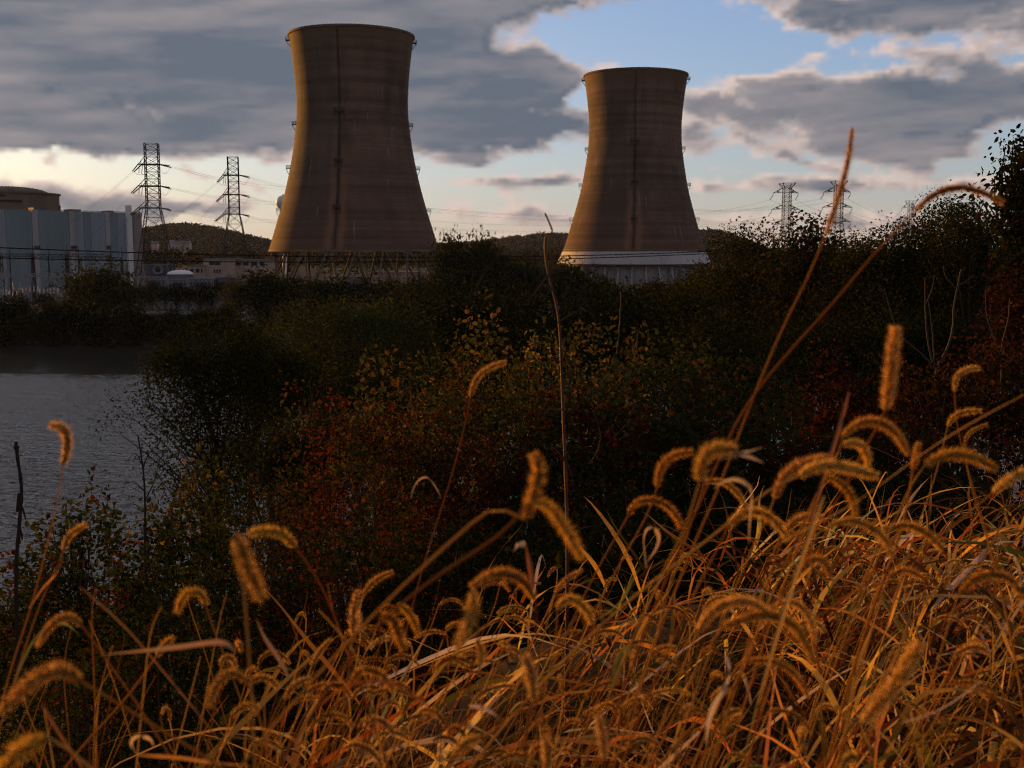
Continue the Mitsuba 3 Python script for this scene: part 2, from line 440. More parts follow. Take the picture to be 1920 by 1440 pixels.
    for k, py in enumerate(plat_py):
        platform(th_l, P(cxp, py, Y)[2], 1.15 if k == 0 else .85)
    for s in (-1, 1):
        for py in side_py:
            z = P(cxp, py, Y)[2]
            t = s * (math.pi / 2 - math.asin(min(.9, float(rad(z)) / math.hypot(*c))))
            platform(toward + t, z, .8)
    # legs
    n = 20
    zb = ISLAND - 0.4
    rl = rb + 0.36 * (z0 - zb)
    if apron:
        zt = P(cxp, 471.5, Y)[2]; zm = P(cxp, 494, Y)[2]
        ra = float(262 / 2 / FPX * Y) + .5
        rm = 143 / FPX * Y
        scene.setdefault('mat_apron', princ(streaked((0.35, 0.345, 0.37), 0.35, 0.1, 0.08), 0.5))
        N = 48
        for k in range(N):
            t0, t1 = 2 * math.pi * k / N, 2 * math.pi * (k + 0.985) / N
            put(key + '__apron_panel', revolve([(ra, zt), (rm, zm), (rm - .25, zm - .02), (ra - .25, zt - .05), (ra, zt)], c, 3, t0, t1), 'mat_apron')
        scene.setdefault('mat_fin', princ((0.30, 0.30, 0.32), 0.6))
        put(key + '__lintel', revolve([(rm - 1.2, zm - 1.3), (rm - .5, zm - 1.3), (rm - .5, zm - .3), (rm - 1.2, zm - .3), (rm - 1.2, zm - 1.3)], c, 96), 'mat_steel_dark')
        put(key + '__basin_wall', revolve([(rm - 5, zb), (rm - 5, zm - .4), (rm - 5.4, zm - .4), (rm - 5.4, zb)], c, 96), 'mat_fin')
        for k in range(36):
            t = 2 * math.pi * (k + .3) / 36
            d = np.array([math.cos(t), math.sin(t), 0]); e = np.array([-d[1], d[0], 0]) * .22
            pr = [(rm - 4.9, zm - 1.35), (rm - 1.2, zm - 1.35), (rm - .9, zm - 4), (rm + .6, zm - 7), (rm + 2.2, zb), (rm - 4.9, zb)]
            a = np.array([[c[0], c[1], 0] + d * r + [0, 0, z] for r, z in pr])
            vv = np.vstack([a - e, a + e]); m = len(pr)
            ff = [[0, i, i + 1] for i in range(1, m - 1)] + [[m, m + i + 1, m + i] for i in range(1, m - 1)]
            for i in range(m):
                k2 = (i + 1) % m
                ff += [[i, m + i, m + k2], [i, m + k2, k2]]
            put(key + '__fin', (vv, np.array(ff)), 'mat_fin')
        return c, rad
    scene.setdefault('mat_leg', princ(streaked((0.10, 0.075, 0.06), 0.3, 0.4, 0.2), 0.85))
    for k in range(n):
        tb = 2 * math.pi * k / n
        for s in (-1, 1):
            tt = tb + s * math.pi / n * 0.9
            a = np.array([c[0] + (rb - .35) * math.cos(tt), c[1] + (rb - .35) * math.sin(tt), z0 - .8])
            b = np.array([c[0] + rl * math.cos(tb + s * .01), c[1] + rl * math.sin(tb + s * .01), zb])
            put(key + '__leg', tube([a, b], .52, 8), 'mat_leg', smooth=50)
    # dark fill and basin seen between the legs
    put(key + '__basin_wall', revolve([(rl - 3.2, zb), (rl - 3.2, zb + 1.6), (rl - 3.6, zb + 1.6), (rl - 3.6, zb)], c, 96), 'mat_leg')
    return c, rad


T1 = [(47 + 20, 233.6), (100, 223), (132.5, 215), (160, 210), (189, 207), (210, 207), (234, 210.5), (260, 216), (282, 222), (320, 235.5), (357, 252), (395, 272), (432, 294), (468, 315)]
T2 = [(141, 194), (170, 185), (196, 178.5), (220, 174), (237, 172.5), (255, 172.8), (279, 175.5), (300, 181), (324, 188.5), (349, 197), (387.5, 216), (419.5, 234), (445, 249), (467, 262)]
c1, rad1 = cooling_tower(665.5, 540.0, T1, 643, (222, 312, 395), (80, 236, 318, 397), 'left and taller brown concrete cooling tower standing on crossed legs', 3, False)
c2, rad2 = cooling_tower(1188.0, 650.0, T2, 1188, (272, 346, 413), (151, 281, 349, 413), 'right, farther concrete cooling tower with a pale sloping skirt at its base', 8, True)

# ------------------------------------------------------------------ white water tower behind the first cooling tower
k = thing('water_tower', 'white ball water tower on a slim stem behind the left cooling tower', 'water tower')
wc = P(531, 380, 720.0); wr = 13.5 / FPX * 720
ph = np.linspace(-math.pi / 2 + .35, math.pi / 2, 20)
put(k + '__tank', revolve([(max(wr * math.cos(a), .001), wc[2] + wr * math.sin(a)) for a in ph], wc, 40), 'mat_white_paint', smooth=True)
put(k + '__stem', revolve([(2.2, ISLAND - .5), (1.3, ISLAND + 6), (1.05, wc[2] - wr - 3.5), (1.55, wc[2] - wr * .94)], wc, 24), 'mat_white_paint', smooth=True)
put(k + '__vent', revolve([(.5, wc[2] + wr - .1), (.5, wc[2] + wr + .6), (.01, wc[2] + wr + .8)], wc, 12), 'mat_steel_pale')

# ------------------------------------------------------------------ turbine building, containment
k = thing('turbine_building', 'long turbine hall clad in teal, white and blue-grey vertical panels', 'building')
o = P(-160, 460, 444.0); e2 = P(268, 460, 506.0)
o, e2 = np.array([o[0], o[1], 0]), np.array([e2[0], e2[1], 0])
L = np.linalg.norm(e2 - o); ux = (e2 - o) / L


def wall_s(px):
    """Distance along the hall's front where the ray of column px meets it."""
    dx = (px - CX) / FPX / math.cos(PITCH)
    # o + s ux = (t dx', t): solve with the ray's horizontal slope at the horizon row
    d = P(px, 460, 1.0) - EYE
    m = d[0] / d[1]
    return (m * o[1] - o[0]) / (ux[0] - m * ux[1])


ztop = P(268, 399.5, 506.0)[2]
put(k + '__core', obox(o, ux, L, 55, ISLAND - .5, ztop - .4, d0=.31), 'mat_grey_wall')
s0 = .2917
pan = [(-160, 0, 'blue'), (0, 12, 'white'), (12, 40, 'blue'), (40, 212, 'teal'), (212, 250, 'white'), (250, 450, 'teal'), (450, 487, 'white'), (487, 543, 'blue'), (543, 590, 'teal'), (590, 680, 'blue'), (680, 712, 'white'), (712, 760, 'teal'), (760, 812, 'blue'), (838, 862, 'teal'), (862, 918, 'tan'), (812, 838, 'blue')]
for a, b, cname in pan:
    pa = a if a < 0 else a * s0
    sa, sb = wall_s(pa), wall_s(b * s0)
    pk = put(k + '__wall_panel', obox(o, ux, sb - sa - .12, .3 if cname != 'white' else .55, ISLAND - .4, ztop - (0 if cname != 'white' else -.15), off=sa + .06, d0=0 if cname != 'white' else -.25), 'mat_panel_' + cname)
for a, b in ((218, 236), (238, 256), (455, 472), (474, 491), (684, 695), (697, 707)):
    sa, sb = wall_s(a * s0), wall_s(b * s0)
    put(k + '__window', obox(o, ux, sb - sa, .3, P(60, 467.5, 480)[2], P(60, 467.5, 480)[2] + 1.5, off=sa, d0=-.45), 'mat_glass_dark')
sa, sb = wall_s(810 * s0), wall_s(838 * s0)
put(k + '__vent_stack', obox(o, ux, sb - sa, 2.2, ISLAND, P(240, 385, 500)[2], off=sa, d0=-2.6), 'mat_white_paint')
for a, b, pt, nm in ((480, 554, 391.5, 'roof_unit'), (722, 764, 392.5, 'roof_unit'), (15, 95, 389, 'roof_unit'), (250, 330, 390, 'roof_unit'), (417, 425, 385, 'roof_vent')):
    sa, sb = wall_s(a * s0), wall_s(b * s0)
    put(k + '__' + nm, obox(o, ux, sb - sa, 6 if nm == 'roof_unit' else 1, ztop - .39, P(100, pt, 485)[2], off=sa, d0=4), 'mat_grey_wall' if nm == 'roof_unit' else 'mat_steel_dark')
put(k + '__parapet', obox(o, ux, L, .5, ztop + .16, ztop + .42, d0=-.1), 'mat_steel_pale')
# service ladder and low wall units
for px in (688, 700):
    s = wall_s(px * s0)
    sg = [(o + ux * s + [0, 0, 6 + h * 1.1] + np.array([-ux[1], ux[0], 0]) * -.9 - ux * .5, o + ux * s + [0, 0, 6 + h * 1.1] + np.array([-ux[1], ux[0], 0]) * -.9 + ux * .5) for h in range(14)]
    put(k + '__service_ladder', bars(sg, .2), 'mat_white_paint')
for a, b, h in ((790, 812, 8), (840, 900, 7.5), (700, 740, 6)):
    sa, sb = wall_s(a * s0), wall_s(b * s0)
    put(k + '__wall_unit', obox(o, ux, sb - sa, 2, ISLAND, ISLAND + h, off=sa, d0=-3), 'mat_steel_pale')

k = thing('containment_building', 'brown domed reactor containment behind the teal turbine hall', 'building')
Yc = 560.0
cc = P(15, 400, Yc); rc = 90 / FPX * Yc
ztc = P(15, 363, Yc)[2]; ztd = P(15, 349.5, Yc)[2]
put(k + '__wall', revolve([(rc, ISLAND), (rc, P(0, 395, Yc)[2]), (rc + .001, ztc - .6), (rc - .7, ztc - .6), (rc - .7, ISLAND)], cc, 96), 'mat_containment', smooth=30)
put(k + '__ring_girder', revolve([(rc + .02, ztc - .59), (rc + .8, ztc - .59), (rc + .8, ztc), (rc - 1.4, ztc), (rc - 1.4, ztc - .59)], cc, 96), 'mat_containment', smooth=30)
rd = rc * .80
dome = [(rd * math.cos(a) + .001, ztc - .02 + (ztd - ztc) * math.sin(a)) for a in np.linspace(0, math.pi / 2, 16)]
put(k + '__dome', revolve(dome, cc, 96), 'mat_dome_dark', smooth=True)
for pz, t0, t1 in ((370, -2.5, -1.9), (370, -1.75, -1.2), (374.5, -2.2, -1.35), (380, -2.7, -2.0), (380, -1.7, -.9)):
    z = P(15, pz, Yc)[2]
    put(k + '__tendon_shelf', revolve([(rc - .3, z - .45), (rc + .55, z - .45), (rc + .55, z + .45), (rc - .3, z + .45)], cc, 12, t0, t1), 'mat_steel_dark')

# ------------------------------------------------------------------ low buildings right of the hall
def block(name, label, px0, px1, py0, Y, D, mat, wins=(), roof=None):
    kk = thing(name, label, 'building')
    x0, x1, z = PX(px0, Y), PX(px1, Y), P(px0, py0, Y)[2]
    put(kk + '__wall', box(x0, x1, Y, Y + D, ISLAND - .5, z), mat)
    put(kk + '__roof', box(x0 - .3, x1 + .3, Y - .3, Y + D + .3, z + .003, z + .45), roof or 'mat_grey_wall')
    for a, b, c, d in wins:
        put(kk + '__window', box(PX(a, Y), PX(b, Y), Y - .12, Y + .3, P(a, d, Y)[2], P(a, c, Y)[2]), 'mat_glass_dark')
    return kk


block('office_building', 'two-storey beige office block with dark windows behind the pylons', 380, 437, 486.5, 470.0, 18, 'mat_beige', [(392, 402, 490.5, 497), (403, 413, 490.5, 497), (400, 403, 505, 512), (405, 408, 505, 512), (410, 413, 505, 512)])
block('low_office', 'low beige wing with square windows left of the taller office block', 353, 379.5, 499.5, 466.0, 14, 'mat_beige', [(356, 362, 504, 511), (366, 373, 504, 511), (376, 379, 504, 511)])
block('long_office', 'long pale beige building right of the taller office block', 437.8, 500, 488.5, 474.0, 16, 'mat_beige', [(441, 452, 492, 498), (455, 466, 492, 498), (470, 482, 492, 498), (486, 496, 492, 498)])
block('pale_shed', 'small white shed at the right end of the turbine hall', 271, 313, 498, 440.0, 10, 'mat_grey_wall', [])
block('grey_store', 'grey flat-roofed store below the domed tank', 316, 404, 524, 402.0, 10, 'mat_dark_wall', [])
block('blue_container_store', 'pale blue container-like store beside the second pylon', 406, 433, 522, 400.0, 6, 'mat_grey_wall', [])
block('far_warehouse', 'pale warehouse seen between the cooling tower legs', 716, 832, 512, 600.0, 20, 'mat_beige', [])
block('blue_shed', 'blue-grey shed seen under the left cooling tower', 630, 690, 520, 590.0, 10, 'mat_panel_blue', [])
kk = thing('domed_tank', 'white shallow-domed tank beside the grey store', 'tank')
dc = P(338, 512, 412.0); rdm = 24 / FPX * 412
put(kk + '__dome', revolve([(rdm * math.cos(a) + .001, P(338, 514, 412)[2] + 1.5 * math.sin(a)) for a in np.linspace(0, math.pi / 2, 10)], dc, 40), 'mat_white_paint', smooth=True)
put(kk + '__wall', revolve([(rdm, ISLAND - .5), (rdm, P(338, 514, 412)[2] - .02)], dc, 40), 'mat_grey_wall', smooth=True)
kk = thing('round_fan_housing', 'round dark fan on the pale shed wall', 'fan')
fc = P(296, 505, 438.8)
ring = trimesh.creation.annulus(r_min=1.2, r_max=2.0, height=.6); ring.apply_transform(trimesh.transformations.rotation_matrix(math.pi / 2, [1, 0, 0])); ring.apply_translation(fc)
put(kk + '__housing', ring, 'mat_steel_pale', smooth=40)
put(kk + '__blades', bars([(fc + [1.2 * math.cos(a), .1, 1.2 * math.sin(a)], fc - [1.2 * math.cos(a), -.1, 1.2 * math.sin(a)]) for a in np.arange(4) * math.pi / 4], .35), 'mat_steel_dark')
put(kk + '__hub', box(fc[0] - .5, fc[0] + .5, fc[1] - .2, fc[1] + .2, fc[2] - .5, fc[2] + .5), 'mat_steel_dark')

# service road strip on the island
lab(put('service_road', box(PX(-80, 330), PX(470, 330), 318, 334, ISLAND - 1, ISLAND + .06), 'mat_grey_wall'), 'pale service road in front of the substation', kind='structure')

# ------------------------------------------------------------------ pylons
def lattice(c, lv, rot, w_leg, w_br):
    """lv: [(z, half width)]; four legs with X bracing on each face."""
    cr, sr = math.cos(rot), math.sin(rot)
    cor = [np.array([[cr * x - sr * y, sr * x + cr * y] for x, y in ((-h, -h), (h, -h), (h, h), (-h, h))]) + c[:2] for _, h in lv]
    legs, br = [], []
    for k in range(len(lv)):
        P0 = np.c_[cor[k], np.full(4, lv[k][0])]
        for m in range(4):
            br.append((P0[m], P0[(m + 1) % 4]))
        if k + 1 < len(lv):
            P1 = np.c_[cor[k + 1], np.full(4, lv[k + 1][0])]
            for m in range(4):
                legs.append((P0[m], P1[m]))
                br.append((P0[m], P1[(m + 1) % 4])); br.append((P0[(m + 1) % 4], P1[m]))
    return cat([bars(legs, w_leg), bars(br, w_br)])


def wire(a, b, sag, r=.03, n=24):
    t = np.linspace(0, 1, n)[:, None]
    p = a * (1 - t) + b * t
    p[:, 2] -= (4 * sag * t * (1 - t))[:, 0]
    return tube(p, r, 4, False)


def insulator(a, b, r=.2):
    n = 15
    t = np.linspace(0, 1, n)[:, None]
    return tube(a * (1 - t) + b * t, np.where(np.arange(n) % 2, r, r * .62), 7)


def strain_pylon(cxp, Y, hw_px, py_levels, flare, arms, arm_left, label, right_to):
    kk = thing('strain_pylon', label, 'pylon')
    c = P(cxp, 460, Y); m = Y / FPX
    lv = [(P(cxp, py, Y)[2], hw_px * m) for py in py_levels] + [(P(cxp, py, Y)[2], h * m) for py, h in flare]
    lv.append((ISLAND - .3, flare[-1][1] * m * 1.28))
    put(kk + '__lattice_body', lattice(c, lv, .16, .29, .13), 'mat_steel_dark')
    lab(kk + '__lattice_body', kind='stuff')
    for n_, py in enumerate(arms):
        z = P(cxp, py, Y)[2]
        for dy in (-1, 1):
            tip = P(arm_left, py, Y) + [0, dy * 3.2 * m * hw_px / 4, 0]
            bl = c + [-hw_px * m, dy * hw_px * m * .9, 0]; bl[2] = z
            brr = c + [hw_px * m, dy * hw_px * m * .9, 0]; brr[2] = z
            hi = bl + [0, 0, 12 * m]
            put(kk + '__cross_arm', bars([(tip, brr), (tip, hi), (tip + (bl - tip) * .5, tip + (hi - tip) * .5)], [.42, .2, .16]), 'mat_steel_dark')
            # strings down-left, with the hanging jumper
            i1 = P(arm_left - 12 - 2 * n_, py + 13, Y + 6) + [0, dy * 1.0, 0]
            put(kk + '__insulator', insulator(tip, i1, .24), 'mat_black')
            j1 = P(arm_left + 1, py + 17, Y) + [0, dy * 1.5, 0]
            put(kk + '__jumper_insulator', insulator(tip + [.4, 0, 0], j1, .14), 'mat_steel_dark')
            i2 = P(cxp + hw_px + 17, py + 4 + dy * 1.3, Y + 14) + [0, dy * 1.0, 0]
            put(kk + '__insulator', insulator(brr + [.3, 0, 0], i2, .24), 'mat_black')
            jp = spline([i1, j1 + [-.3, 0, -.4], j1 + [.8, 0, -.3], P(cxp - hw_px + 2, py + 22, Y)], 16)
            put(kk + '__jumper_wire', tube(jp, .035, 4, False), 'mat_wire')
            jp = spline([brr + [.2, 0, -.3 * m * 30], P(cxp + hw_px + 8, py + 17, Y + 7), i2], 14)
            put(kk + '__jumper_wire', tube(jp, .035, 4, False), 'mat_wire')
            # conductors to the yard and onwards past the cooling tower
            lw = put('power_conductor', wire(i1, P(arm_left - 190 + 25 * n_, py + 150 + 12 * n_, Y + 95) + [0, dy, 0], 1.2, .032), 'mat_wire')
            lab(lw, 'thin power lines slanting down from the two left pylons to the switchyard', 'power line', 'conductors down to the switchyard')
            rx, ry, rY = right_to[n_]
            lw = put('power_conductor', wire(i2, P(rx, ry + dy * 3, rY) + [0, dy * 2, 0], 3.0, .036), 'mat_wire')
            lab(lw, 'thin power lines running right from the left pylons towards the cooling tower', 'power line', 'conductors right of the left pylons')
    return c


strain_pylon(290.5, 420.0, 11.8, (269.5, 281, 295, 308.5, 322, 335.5, 349, 362.5, 376, 390), ((408, 15), (430, 18.5), (456, 22.5), (487, 27.5), (515, 32)), (308.5, 349, 390), 262, 'taller lattice strain pylon, nearest the turbine hall', [(610, 353, 640), (600, 377, 640), (590, 408, 640)])
strain_pylon(441.0, 500.0, 9.4, (294.5, 306, 317, 328.5, 340.5, 353, 365, 377, 389, 401.5), ((420, 13), (445, 17), (470, 20), (497, 24)), (328.5, 365, 401.5), 420, 'shorter lattice strain pylon next to the left cooling tower', [(640, 352, 645), (640, 386, 645), (640, 418, 645)])


def suspension_pylon(cxp, Y, topw, hw, top_py, arms, flare, label):
    kk = thing('suspension_pylon', label, 'pylon')
    c = P(cxp, 460, Y); m = Y / FPX
    lv = [(P(cxp, top_py, Y)[2], topw * m / 2), (P(cxp, top_py + 9, Y)[2], hw * m)]
    last = top_py + 9
    stop = flare[0][0]
    for py in np.arange(last + 8.5, stop - 3, 8.5):
        lv.append((P(cxp, py, Y)[2], hw * m))
    lv += [(P(cxp, py, Y)[2], h * m) for py, h in flare]
    lv.append((ISLAND - .3, flare[-1][1] * m * 1.5))
    put(kk + '__lattice_body', lattice(c, lv, .1, .28, .14), 'mat_steel_dark')
    lab(kk + '__lattice_body', kind='stuff')
    ends = []
    for n_, (py, half) in enumerate(arms):
        for s in (-1, 1):
            tip = P(cxp + s * half, py + 1.5, Y)
            b0 = P(cxp + s * hw, py, Y); b1 = P(cxp + s * hw, py - 7.5, Y)
            sg = []
            for dy in (-1, 1):
                d = np.array([0, dy * hw * m, 0])
                sg += [(tip, b0 + d), (tip, b1 + d), (tip + (b0 + d - tip) * .5, tip + (b1 + d - tip) * .5), (tip + (b0 + d - tip) * .75, tip + (b1 + d - tip) * .5)]
            put(kk + '__cross_arm', bars(sg, .24), 'mat_steel_dark')
            low = P(cxp + s * (half - 5 if s > 0 else half + 6), py + 14, Y)
            mid = tip + [0, 0, -1.2]
            put(kk + '__insulator', cat([insulator(tip, mid, .16), insulator(mid, low, .22)]), 'mat_steel_dark')
            ends.append(low)
    return c, ends


pc3, e3 = suspension_pylon(1473.0, 640.0, 25, 6.5, 343.5, ((360.5, 23.5), (391.5, 26.5), (420, 23)), ((425, 7), (450, 10), (480, 14)), 'lattice suspension pylon right of the right cooling tower')
pc4, e4 = suspension_pylon(1569.5, 625.0, 25, 6.6, 339.5, ((359, 25), (387.5, 28), (415, 25)), ((420, 7.5), (440, 10), (462, 13)), 'lattice suspension pylon crossed by the tall grass head')
pc5, e5 = suspension_pylon(1705.0, 1080.0, 16, 4.0, 376.5, ((389, 14), (407, 16), (425, 14)), ((430, 5), (450, 7), (470, 9)), 'far pylon top just showing above the wood on the right')
pc6, e6 = suspension_pylon(1776.0, 1150.0, 15, 3.8, 371.5, ((384, 13), (402, 15), (420, 13)), ((425, 5), (445, 7), (470, 9)), 'farthest pylon top behind the wood near the right edge')


def grp_wire(a, b, sag, r, label, group):
    lab(put('power_conductor', wire(a, b, sag, r), 'mat_wire'), label, 'power line', group)


WL = ('thin power lines reaching from behind the right cooling tower to the right pylons', 'conductors left of the right pylons')
WR = ('thin power lines hanging between and beyond the right pylons', 'conductors right of the right pylons')
WM = ('thin power lines crossing the gap between the two cooling towers', 'conductors between the towers')
ys = {0: 389, 1: 392, 2: 405, 3: 411, 4: 425, 5: 433}
for n_, e in enumerate(e3):
    grp_wire(e, P(1230, ys[n_] + 8, 745), 3.5, .045, *WL)
    grp_wire(e, e5[n_], 11, .05, *WR)
for n_, e in enumerate(e4):
    grp_wire(e, P(1240, ys[n_] - 4, 770), 4.5, .045, *WL)
    grp_wire(e, e6[n_], 11, .05, *WR)
for y0_, y1_ in ((383, 400), (385.5, 402), (388, 411), (409, 417), (421, 428), (424, 431)):
    grp_wire(P(690, y0_ - 5, 640), P(1180, y1_ + 3, 765), 3.0, .045, *WM)

# two distribution lines crossing the whole view close by
lw1 = wire(P(-260, 452, 62), P(1720, 447, 92), 1.15, .030, 60)
lw2 = wire(P(-260, 476, 62), P(1700, 452, 92), .95, .030, 60)
lab(put('overhead_cable', lw1, 'mat_black'), 'upper of the two black cables crossing in front of the towers', 'cable')
lab(put('overhead_cable', lw2, 'mat_black'), 'lower of the two black cables crossing in front of the towers', 'cable')

# ------------------------------------------------------------------ switchyard on the island
def vbar(px, py, Y, w, z0=None):
    t = P(px, py, Y)
    return (np.array([t[0], t[1], ISLAND - .3 if z0 is None else z0]), t)


for n_, (px, py) in enumerate(((17, 462), (61, 460), (90, 463), (125, 459), (146, 458), (207, 459), (228, 462))):
    kk = thing('lightning_mast', 'dark slim mast standing in the switchyard before the turbine hall', 'mast', 'dark switchyard masts')
    a, b = vbar(px, py, 386, .4)
    put(kk + '__pole', tube([a, a * .4 + b * .6, b], [.32, .24, .08], 6), 'mat_steel_dark')
    put(kk + '__arm', bars([(b - [1.4, 0, 4.5], b + [1.4, 0, -4.5]), (b - [1.0, 0, 2.5], b + [1.0, 0, -2.5])], .16), 'mat_steel_dark')


def gantry(px0, px1, py, Y, dark, label, group):
    kk = thing('switchyard_gantry', label, 'gantry', group)
    m = 'mat_steel_dark' if dark else 'mat_steel_pale'
    for px in (px0, px1):
        t = P(px, py, Y)
        b = np.array([t[0], Y, ISLAND - .3])
        sg = []
        for dx in (-.45, .45):
            sg.append((b + [dx * 1.6, 0, 0], t + [dx * .6, 0, 0]))
        n = 7
        for i_ in range(n):
            f0, f1 = i_ / n, (i_ + 1) / n
            w0, w1 = .72 - .45 * f0, .72 - .45 * f1
            s = 1 if i_ % 2 else -1
            sg.append((b + (t - b) * f0 + [s * w0, 0, 0], b + (t - b) * f1 + [-s * w1, 0, 0]))
        put(kk + '__post', bars(sg, .2), m)
    a, b = P(px0, py, Y), P(px1, py, Y)
    sg = [(a, b), (a - [0, 0, .9], b - [0, 0, .9])]
    n = 12
    for i_ in range(n):
        p0, p1 = a + (b - a) * i_ / n, a + (b - a) * (i_ + 1) / n
        sg.append((p0 - [0, 0, .9 * (i_ % 2)], p1 - [0, 0, .9 * (1 - i_ % 2)]))
    put(kk + '__beam', bars(sg, .2), m)
    for f0 in (.2, .5, .8):
        p0 = a + (b - a) * f0 - [0, 0, .9]
        put(kk + '__insulator', insulator(p0, p0 - [0, 0, 2.0], .16), 'mat_steel_pale')


for a_, b_, py, Y in ((2, 60, 476, 372), (62, 124, 477, 374), (126, 205, 476, 376), (150, 228, 483, 368)):
    gantry(a_, b_, py, Y, True, 'tall dark switchyard gantry standing in front of the teal hall', 'tall dark gantries')
for a_, b_, py, Y in ((0, 46, 512, 352), (48, 104, 513, 350), (106, 160, 513, 354), (164, 214, 515, 352), (218, 262, 513, 356), (262, 312, 519, 360), (314, 352, 524, 352), (352, 398, 522, 350)):
    gantry(a_, b_, py, Y, False, 'low pale switchyard gantry behind the far bank bushes', 'low pale gantries')
srng = np.random.default_rng(5)
for n_ in range(22):
    px = 6 + n_ * 18.5 + srng.uniform(-4, 4); Y = srng.uniform(340, 366)
    kk = thing('disconnect_switch', 'small pale switch on posts in the switchyard', 'switchgear', 'small switchyard switches')
    b = np.array([PX(px, Y), Y, ISLAND - .2]); h = srng.uniform(3.0, 5.0)
    put(kk + '__frame', bars([(b + [-.9, 0, 0], b + [-.9, 0, h]), (b + [.9, 0, 0], b + [.9, 0, h]), (b + [-1.6, 0, h], b + [1.6, 0, h])], .18), 'mat_steel_pale')
    for dx in (-1.2, 0, 1.2):
        put(kk + '__insulator', insulator(b + [dx, 0, h + .1], b + [dx, 0, h + 1.7], .2), 'mat_panel_white')
    put(kk + '__blade', bars([(b + [-1.3, 0, h + 1.75], b + [1.5, 0, h + 1.9 + srng.uniform(-.1, .9)])], .12), 'mat_steel_pale')
for px, lbl in ((32, 'grey transformer at the left end of the switchyard'), (176, 'grey transformer below the middle of the turbine hall'), (242, 'grey transformer near the right end of the turbine hall')):
    kk = thing('transformer', lbl, 'transformer'); Y = 392; x = PX(px, Y)
    put(kk + '__tank', box(x - 3, x + 3, Y, Y + 3, ISLAND - .2, ISLAND + 4.2), 'mat_grey_wall')
    for dx in (-2, 0, 2):
        put(kk + '__bushing', insulator(np.array([x + dx, Y + 1, ISLAND + 4.2]), np.array([x + dx * 1.2, Y + 1, ISLAND + 7]), .3), 'mat_panel_white')
    for i_ in range(5):
        put(kk + '__radiator', box(x - 2.6 + i_ * 1.1, x - 2.0 + i_ * 1.1, Y - .9, Y - .05, ISLAND + .5, ISLAND + 3.8), 'mat_grey_wall')

# ------------------------------------------------------------------ foliage
LEAF_ALBEDO = 0.50


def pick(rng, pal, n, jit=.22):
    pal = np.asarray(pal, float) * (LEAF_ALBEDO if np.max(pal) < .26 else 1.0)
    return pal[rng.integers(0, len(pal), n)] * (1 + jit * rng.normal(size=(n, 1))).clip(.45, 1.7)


def leaf_mesh(rng, pos, size, axis, wr=.6, round_=False):
    n = len(pos)
    size = np.broadcast_to(size, (n,))[:, None]
    a = unit(axis)
    nrm = unit(rng.normal(size=(n, 3)) + [0, 0, .6])
    b = unit(np.cross(nrm, a)); c = np.cross(a, b)
    fold = size * .12
    bend = c * size * rng.uniform(-.15, .2, (n, 1))
    if round_:
        st = [(0, 0, 0), (.25, .42, 1), (.62, .40, 1), (1.0, 0, 0), (.62, -.40, 1), (.25, -.42, 1)]
        v = np.stack([pos + a * size * t + b * size * wr * s + c * fold * f - bend * t * t for t, s, f in st], 1)
        fc = np.array([[0, 3, 1], [1, 3, 2], [0, 5, 3], [5, 4, 3]])
    else:
        st = [(0, 0, 0), (.42, .5, 1), (1.0, 0, 0), (.42, -.5, 1)]
        v = np.stack([pos + a * size * t + b * size * wr * s + c * fold * f - bend * t * t for t, s, f in st], 1)
        fc = np.array([[0, 2, 1], [0, 3, 2]])
    k = len(st)
    f = (fc[None] + (np.arange(n) * k)[:, None, None]).reshape(-1, 3)
    return v.reshape(-1, 3), f, k


def lumpy(d, seed, amt=.5):
    return 1 - amt / 2 + amt * meshkit.fbm(d * 1.9 + seed * 3.7 + 40, 3, seed)


def crown_clumps(rng, c, r, n, seed, lo=.25):
    d = unit(rng.normal(size=(n, 3)))
    d[: n // 2, 2] = np.abs(d[: n // 2, 2])
    rad = rng.uniform(lo ** 4, 1, n) ** .25
    return c + d * np.asarray(r) * (rad * (.08 + lumpy(d, seed, .55)))[:, None]


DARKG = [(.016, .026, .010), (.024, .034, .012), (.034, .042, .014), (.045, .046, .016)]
GREEN = [(.030, .045, .014), (.045, .060, .018), (.060, .066, .020), (.08, .07, .022)]
LOCUST = [(.055, .075, .028), (.075, .09, .032), (.09, .10, .035), (.045, .06, .022)]
OLIVE = [(.055, .060, .018), (.085, .075, .02), (.045, .05, .016), (.12, .085, .025)]
YGREEN = [(.17, .14, .035), (.26, .15, .035), (.09, .10, .028), (.30, .15, .04), (.08, .09, .026)]
THICK = [(.09, .085, .025), (.16, .085, .026), (.07, .08, .024), (.12, .06, .022)]
RED = [(.135, .032, .016), (.175, .050, .020), (.085, .022, .013), (.14, .06, .02), (.06, .035, .016)]
RUST = [(.12, .05, .02), (.07, .035, .016), (.15, .06, .02), (.05, .04, .016)]
DRED = [(.07, .016, .014), (.045, .014, .012), (.09, .03, .018), (.03, .02, .012)]
YELLOW = [(.24, .15, .03), (.16, .11, .025), (.07, .07, .02), (.20, .09, .02)]


